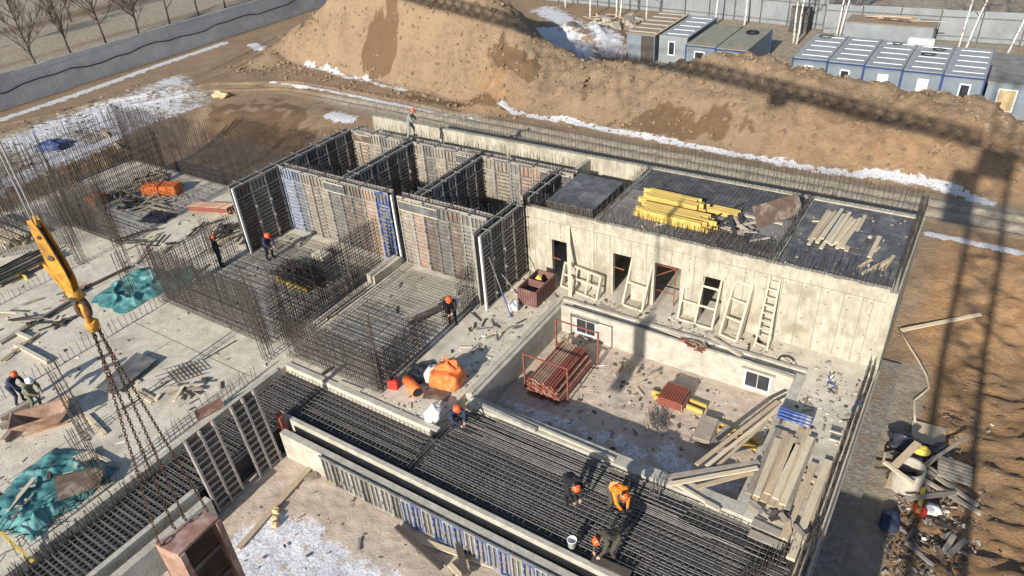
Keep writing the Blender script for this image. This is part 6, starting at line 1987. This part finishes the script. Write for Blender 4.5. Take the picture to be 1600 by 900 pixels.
person('man in dark blue jacket and orange helmet at the left edge, back turned', at((-29.06, 6.94, 0)), RD(-60), STOOP, 'cloth_navy', 'cloth_navy', 'helmet_orange')
person('man in khaki jacket and white helmet beside the rusty skip', at((-28.12, 7.11, 0)), RD(-75), STOOP, 'cloth_khaki', 'cloth_khaki', 'helmet_white')
person('man in dark clothes standing alone on the slab left of the shutter rooms', at((-30.44, 17.79, 0)), RD(-20), STAND, 'cloth_black', 'cloth_navy', 'helmet_orange')
person('man in navy overalls stooping at the corner of the left shutter room', at((-28.60, 19.48, 0)), RD(-100), STOOP, 'cloth_navy', 'cloth_black', 'helmet_orange')
person('man in grey camouflage standing astride on top of the shutter walls', (-25.65, 28.1, 3.83), RD(-70), STRADDLE, 'cloth_grey', 'cloth_grey', 'helmet_orange')
person('man in black jacket holding a white bag between the rebar panels', at((-16.84, 19.36, 0)), RD(-150), STOOP, 'cloth_black', 'cloth_black', 'helmet_orange')
person('man crouching at the slab corner beside the white sacks', at((-13.06, 14.41, 0)), RD(-110), CROUCH, 'cloth_navy', 'cloth_navy', 'helmet_orange')
person('man in black bending over the trench mat, farthest left of three', ((-7.77, 13.50, -.1)[0], (-7.77, 13.50, -.1)[1], -.10), RD(-130), BEND, 'cloth_black', 'cloth_black', 'helmet_orange')
person('man in bright orange vest bending over the trench mat', ((-6.40, 13.87, -.1)[0], (-6.40, 13.87, -.1)[1], -.10), RD(-120), BEND, 'cloth_orange', 'cloth_olive', 'helmet_orange', vest=True)
person('man in olive clothes stooping at the near edge of the trench', ((-5.80, 12.20, -.1)[0], (-5.80, 12.20, -.1)[1], -.10), RD(150), BEND, 'cloth_olive', 'cloth_olive', 'helmet_orange')
blob('white_bag', 'white bag held by the worker between the rebar panels', 'bag', ((-16.84, 19.78, 0)[0], (-16.84, 19.78, 0)[1] - .0, .72), (.35, .3, .3), 'bag_white', 401, .3)
# ------------------------------------------------------------------ the crane, its hook, chains and load
def lattice(m, p, q, r, s, half, up=Vector((0, 0, 1)), chord=.09, lace=.045, tri=False):
    p, q = Vector(p), Vector(q)
    d = (q - p).normalized()
    u = d.orthogonal().normalized() if abs(d.z) > .9 else d.cross(up).normalized()
    v = u.cross(d).normalized()
    if abs(d.z) > .9:
        u, v = Vector((1, 0, 0)), Vector((0, 1, 0))
    cs = [u * half + v * half, -u * half + v * half, -u * half - v * half, u * half - v * half]
    if tri:
        cs = [u * half, -u * half, v * half * 1.9]
    n = max(1, int((q - p).length / s))
    for c_ in cs:
        m.bar(p + c_, q + c_, chord, chord)
    for k in range(n):
        a, b = p.lerp(q, k / n), p.lerp(q, (k + 1) / n)
        for i in range(len(cs)):
            j = (i + 1) % len(cs)
            m.bar(a + cs[i], b + cs[j], lace, lace)
            m.bar(a + cs[i], a + cs[j], lace, lace)
TX, TY, JZ = 3.1, -.4, 22.0
cr = thing('tower_crane', 'yellow lattice tower crane beside the site, its shadow crossing the spoil heap', 'crane', (TX, TY, -1.6))
m = MB()
lattice(m, (TX, TY, -1.6), (TX, TY, 20.6), 1, 1.5, .72, chord=.22, lace=.07)
m.build('tower', 'crane_yellow', cr)
jd = Vector((-1, .30, 0)).normalized()
m = MB()
lattice(m, Vector((TX, TY, JZ)) + jd * 1.0, Vector((TX, TY, JZ)) + jd * 48, 1, .9, .42, chord=.17, lace=.10, tri=True)
m.build('jib', 'crane_yellow', cr)
m = MB()
lattice(m, Vector((TX, TY, JZ)) - jd * 1.0, Vector((TX, TY, JZ)) - jd * 13, 1, 1.6, .6, chord=.15, lace=.06, tri=True)
m.build('counter_jib', 'crane_yellow', cr)
for k in range(3):
    p = Vector((TX, TY, JZ - 1.0)) - jd * (10.5 + k * .8)
    MB().obx(tuple(p), (.6, 1.6, 2.2), math.atan2(jd.y, jd.x)).build('counterweight', 'crane_weight', cr)
MB().bx(TX - .9, TX + .9, TY - .9, TY + .9, 20.6, 21.6).build('slewing_unit', 'crane_yellow', cr)
MB().bx(1.15, 2.35, -.9, 1.0, 17.6, 19.9).build('cab', 'frame_white', cr)
m = MB()
lattice(m, (TX, TY, 22.0), (TX, TY, 27.5), 1, 1.2, .5, chord=.14, lace=.06)
m.build('tower_top', 'crane_yellow', cr)
m = MB()
top = Vector((TX, TY, 27.4))
m.tube([top, Vector((TX, TY, JZ + 1.2)) + jd * 32], .05, 5)
m.tube([top, Vector((TX, TY, JZ + .4)) - jd * 12], .05, 5)
m.build('stay_ropes', 'cable_black', cr)
# two unseen stacked cabins, added to cast the shadow on the right-hand footing
for k, lab in enumerate(('lower grey cabin added out of view to shade the right-hand footing', 'upper grey cabin added out of view to shade the right-hand footing')):
    cabin(lab, -.62, 2.2, 1.95, 5.9, -1.5 + 2.6 * k, -1.5 + 2.6 * (k + 1) - .04, 'container_grey', 'container_roof', 'container_blue')

HX = -9.0
h0, h1 = Vector((-9.00, 3.17, 14.83)), Vector((-9.00, 3.26, 13.19))
ax_ = (h1 - h0)
HL = ax_.length
dz_ = ax_.normalized()
sx_ = Vector((.86, .5, 0)); sx_ = (sx_ - dz_ * sx_.dot(dz_)).normalized()
ny_ = dz_.cross(sx_).normalized()
hk = thing('hook_block', 'yellow crane hook block hanging over the left slab', 'hook block', tuple(h1))
def hp(a, s, n):
    return h0 + dz_ * (a * HL) + sx_ * (s * .66) + ny_ * (n * .66)
def plate(prof, th, off, mat, name, parent):
    m_ = MB()
    n_ = len(prof)
    vs = [tuple(hp(a, s, off - th / 2)) for a, s in prof] + [tuple(hp(a, s, off + th / 2)) for a, s in prof]
    fs = [tuple(range(n_ - 1, -1, -1)), tuple(range(n_, 2 * n_))] + [(k, (k + 1) % n_, n_ + (k + 1) % n_, n_ + k) for k in range(n_)]
    return m_.add(vs, fs).build(name, mat, parent)
prof = [(-.02, -.05), (-.02, .05), (.10, .10), (.40, .13), (.54, .12), (.63, .07), (.63, -.06), (.50, -.12), (.30, -.12), (.10, -.08)]
for off in (-.085, .085):
    plate(prof, .03, off, 'steel_yellow', 'side_plate', hk)
plate([(.05, -.03), (.05, .04), (.34, .08), (.52, .06), (.52, -.05)], .12, 0, 'boot', 'sheave_housing', hk)
plate([(.34, -.20), (.44, -.19), (.60, -.09), (.58, -.06), (.46, -.10), (.36, -.14)], .20, 0, 'steel_yellow', 'guard', hk)
MB().tube([hp(.30, .02, -.12), hp(.30, .02, .12)], .04, 10).build('axle', 'steel_dark', hk)
MB().tube([hp(.12, .02, -.12), hp(.12, .02, .12)], .025, 8).build('axle', 'steel_dark', hk)
MB().tube([hp(.62, 0, 0), hp(.70, 0, 0)], .085, 12).build('swivel', 'steel_yellow', hk, True)
MB().tube([hp(.68, -.0, -.13), hp(.68, 0, .13)], .045, 10).build('axle', 'steel_dark', hk)
ring = [hp(.70 + .085 * (1 - math.cos(a)), .10 * math.sin(a), 0) for a in np.linspace(.3, 5.6, 16)]
MB().tube(ring, [.05] * 12 + [.045, .04, .03, .015], 8).build('hook', 'chain', hk, True)
MB().tube([hp(.74, .07, .03), hp(.80, .04, .05), hp(.95, .0, .02)], .032, 8).build('shackle', 'steel_yellow', hk, True)
MB().tube([hp(.76, -.05, -.02), hp(.86, -.03, -.03), hp(.98, .0, -.02)], .028, 8).build('shackle', 'steel_yellow', hk, True)
blob('master_link', None, None, tuple(hp(.97, 0, 0) - Vector((0, 0, .1))), (.16, .16, .2), 'steel_yellow', 501, 0, .9, .3, 12, hk)
for s in (-.04, .05):
    a = hp(.06, s, 0)
    tag(MB().tube([a, (a.x + (-9.0 - a.x) * .2, a.y + .05, 21.3)], .014, 5).build('hoist_rope', 'wire'), 'hoist rope above the hook block, %s' % ('left strand' if s < 0 else 'right strand'), 'rope')
MB().bx(-9.6, -8.4, 2.6, 3.7, 21.35, 21.75).build('trolley', 'crane_yellow', cr)
# the hanging load: a rusty steel panel
lz = 9.3
A, B_, C_, D_ = [Vector(v) for v in ((-9.11, 2.73, 9.3), (-8.95, 3.55, 9.3), (-8.63, 3.59, 9.3), (-8.58, 2.80, 9.3))]
ld = thing('steel_panel_load', 'rusty reddish steel box panel hanging on chains at the lower left', 'steel panel', tuple((A + C_) / 2 - Vector((0, 0, 2.7))))
dnv = Vector((0, 0, -2.7))
m = MB().add([tuple(v) for v in (A, B_, C_, D_)] + [tuple(v - Vector((0, 0, .05))) for v in (A, B_, C_, D_)], [(0, 3, 2, 1), (4, 5, 6, 7), (0, 1, 5, 4), (1, 2, 6, 5), (2, 3, 7, 6), (3, 0, 4, 7)])
m.build('top_plate', 'rust_pink', ld)
def wallp(a, b, inset, mat, name):
    nrm = (b - a).cross(Vector((0, 0, 1))).normalized() * -.03
    zz = Vector((0, 0, -.052))
    vs = [a + zz, b + zz, b + dnv, a + dnv]
    vs2 = [v + nrm for v in vs]
    return MB().add([tuple(v) for v in vs + vs2], [(0, 1, 2, 3), (7, 6, 5, 4), (0, 4, 5, 1), (1, 5, 6, 2), (2, 6, 7, 3), (3, 7, 4, 0)]).build(name, mat, ld)
wallp(A, D_, 0, 'steel_rust', 'side_plate')
wallp(B_, A, 0, 'ply_brown', 'back_plate')  # darker brown puts the shade inside the panel into the colour
e1 = D_.lerp(C_, .0)
m = MB()
ip = (B_ - C_).normalized() * .0
for f0, f1 in ((0, .12), (.9, 1.0)):
    a, b = D_.lerp(C_, f0), D_.lerp(C_, f1)
    m.bar((a + b) / 2 + Vector((0, 0, -.055)), (a + b) / 2 + dnv, (b - a).length, .05, 0, (A - D_))
m.build('edge_profile', 'rust_pink', ld)
o_ = wallp(B_.lerp(C_, .02), C_, 0, 'steel_rust', 'side_plate')
for f in (.35, .7):
    m = MB().bar(D_.lerp(C_, .12) + (A - D_) * .2 + Vector((0, 0, -.9 * f * 2)), D_.lerp(C_, .9) + (A - D_) * .2 + Vector((0, 0, -.9 * f * 2)), .06, .08)
    m.build('stiffener', 'ply_brown', ld)  # same darker brown, inner shade held in the colour
def chain(m, a, b, sag=.0, link=.075, r=.0075):
    a, b = Vector(a), Vector(b)
    L = (b - a).length
    n = int(L / (link * .72))
    d0 = (b - a).normalized()
    for k in range(n):
        f = (k + .5) / n
        c_ = a.lerp(b, f) + Vector((0, 0, -sag * math.sin(math.pi * f)))
        u = d0.orthogonal().normalized()
        v = d0.cross(u)
        if k % 2:
            u, v = v, u
        ps = [c_ + d0 * (link * .5 * math.cos(t_)) + u * (.019 * math.sin(t_)) for t_ in np.linspace(0, 2 * math.pi, 9)]
        m.tube(ps, r, 4, 0, False)
base_ = hp(1.0, 0, 0)
sl = thing('chain_sling', 'rusty four-leg chain sling between hook block and hanging panel', 'chain', tuple(base_))
pt = [A.lerp(D_, .3) + Vector((0, 0, .10)), B_.lerp(C_, .3) + Vector((0, 0, .12)), base_.lerp(A.lerp(C_, .55), .93), base_.lerp(A.lerp(C_, .35), .95)]
for k, p in enumerate(pt):
    m = MB()
    off = [Vector((-.03, 0, 0)), Vector((.05, .02, 0)), Vector((.02, .05, 0)), Vector((-.01, -.03, 0))][k]
    chain(m, base_ + off, p)
    m.build('chain_leg', 'chain', sl)
    m = MB()
    m.tube([p + Vector((.045 * math.cos(a), .0, .045 * math.sin(a) - .03)) for a in np.linspace(0, 6.28, 11)], .014, 6)
    m.build('end_hook', 'chain', sl)
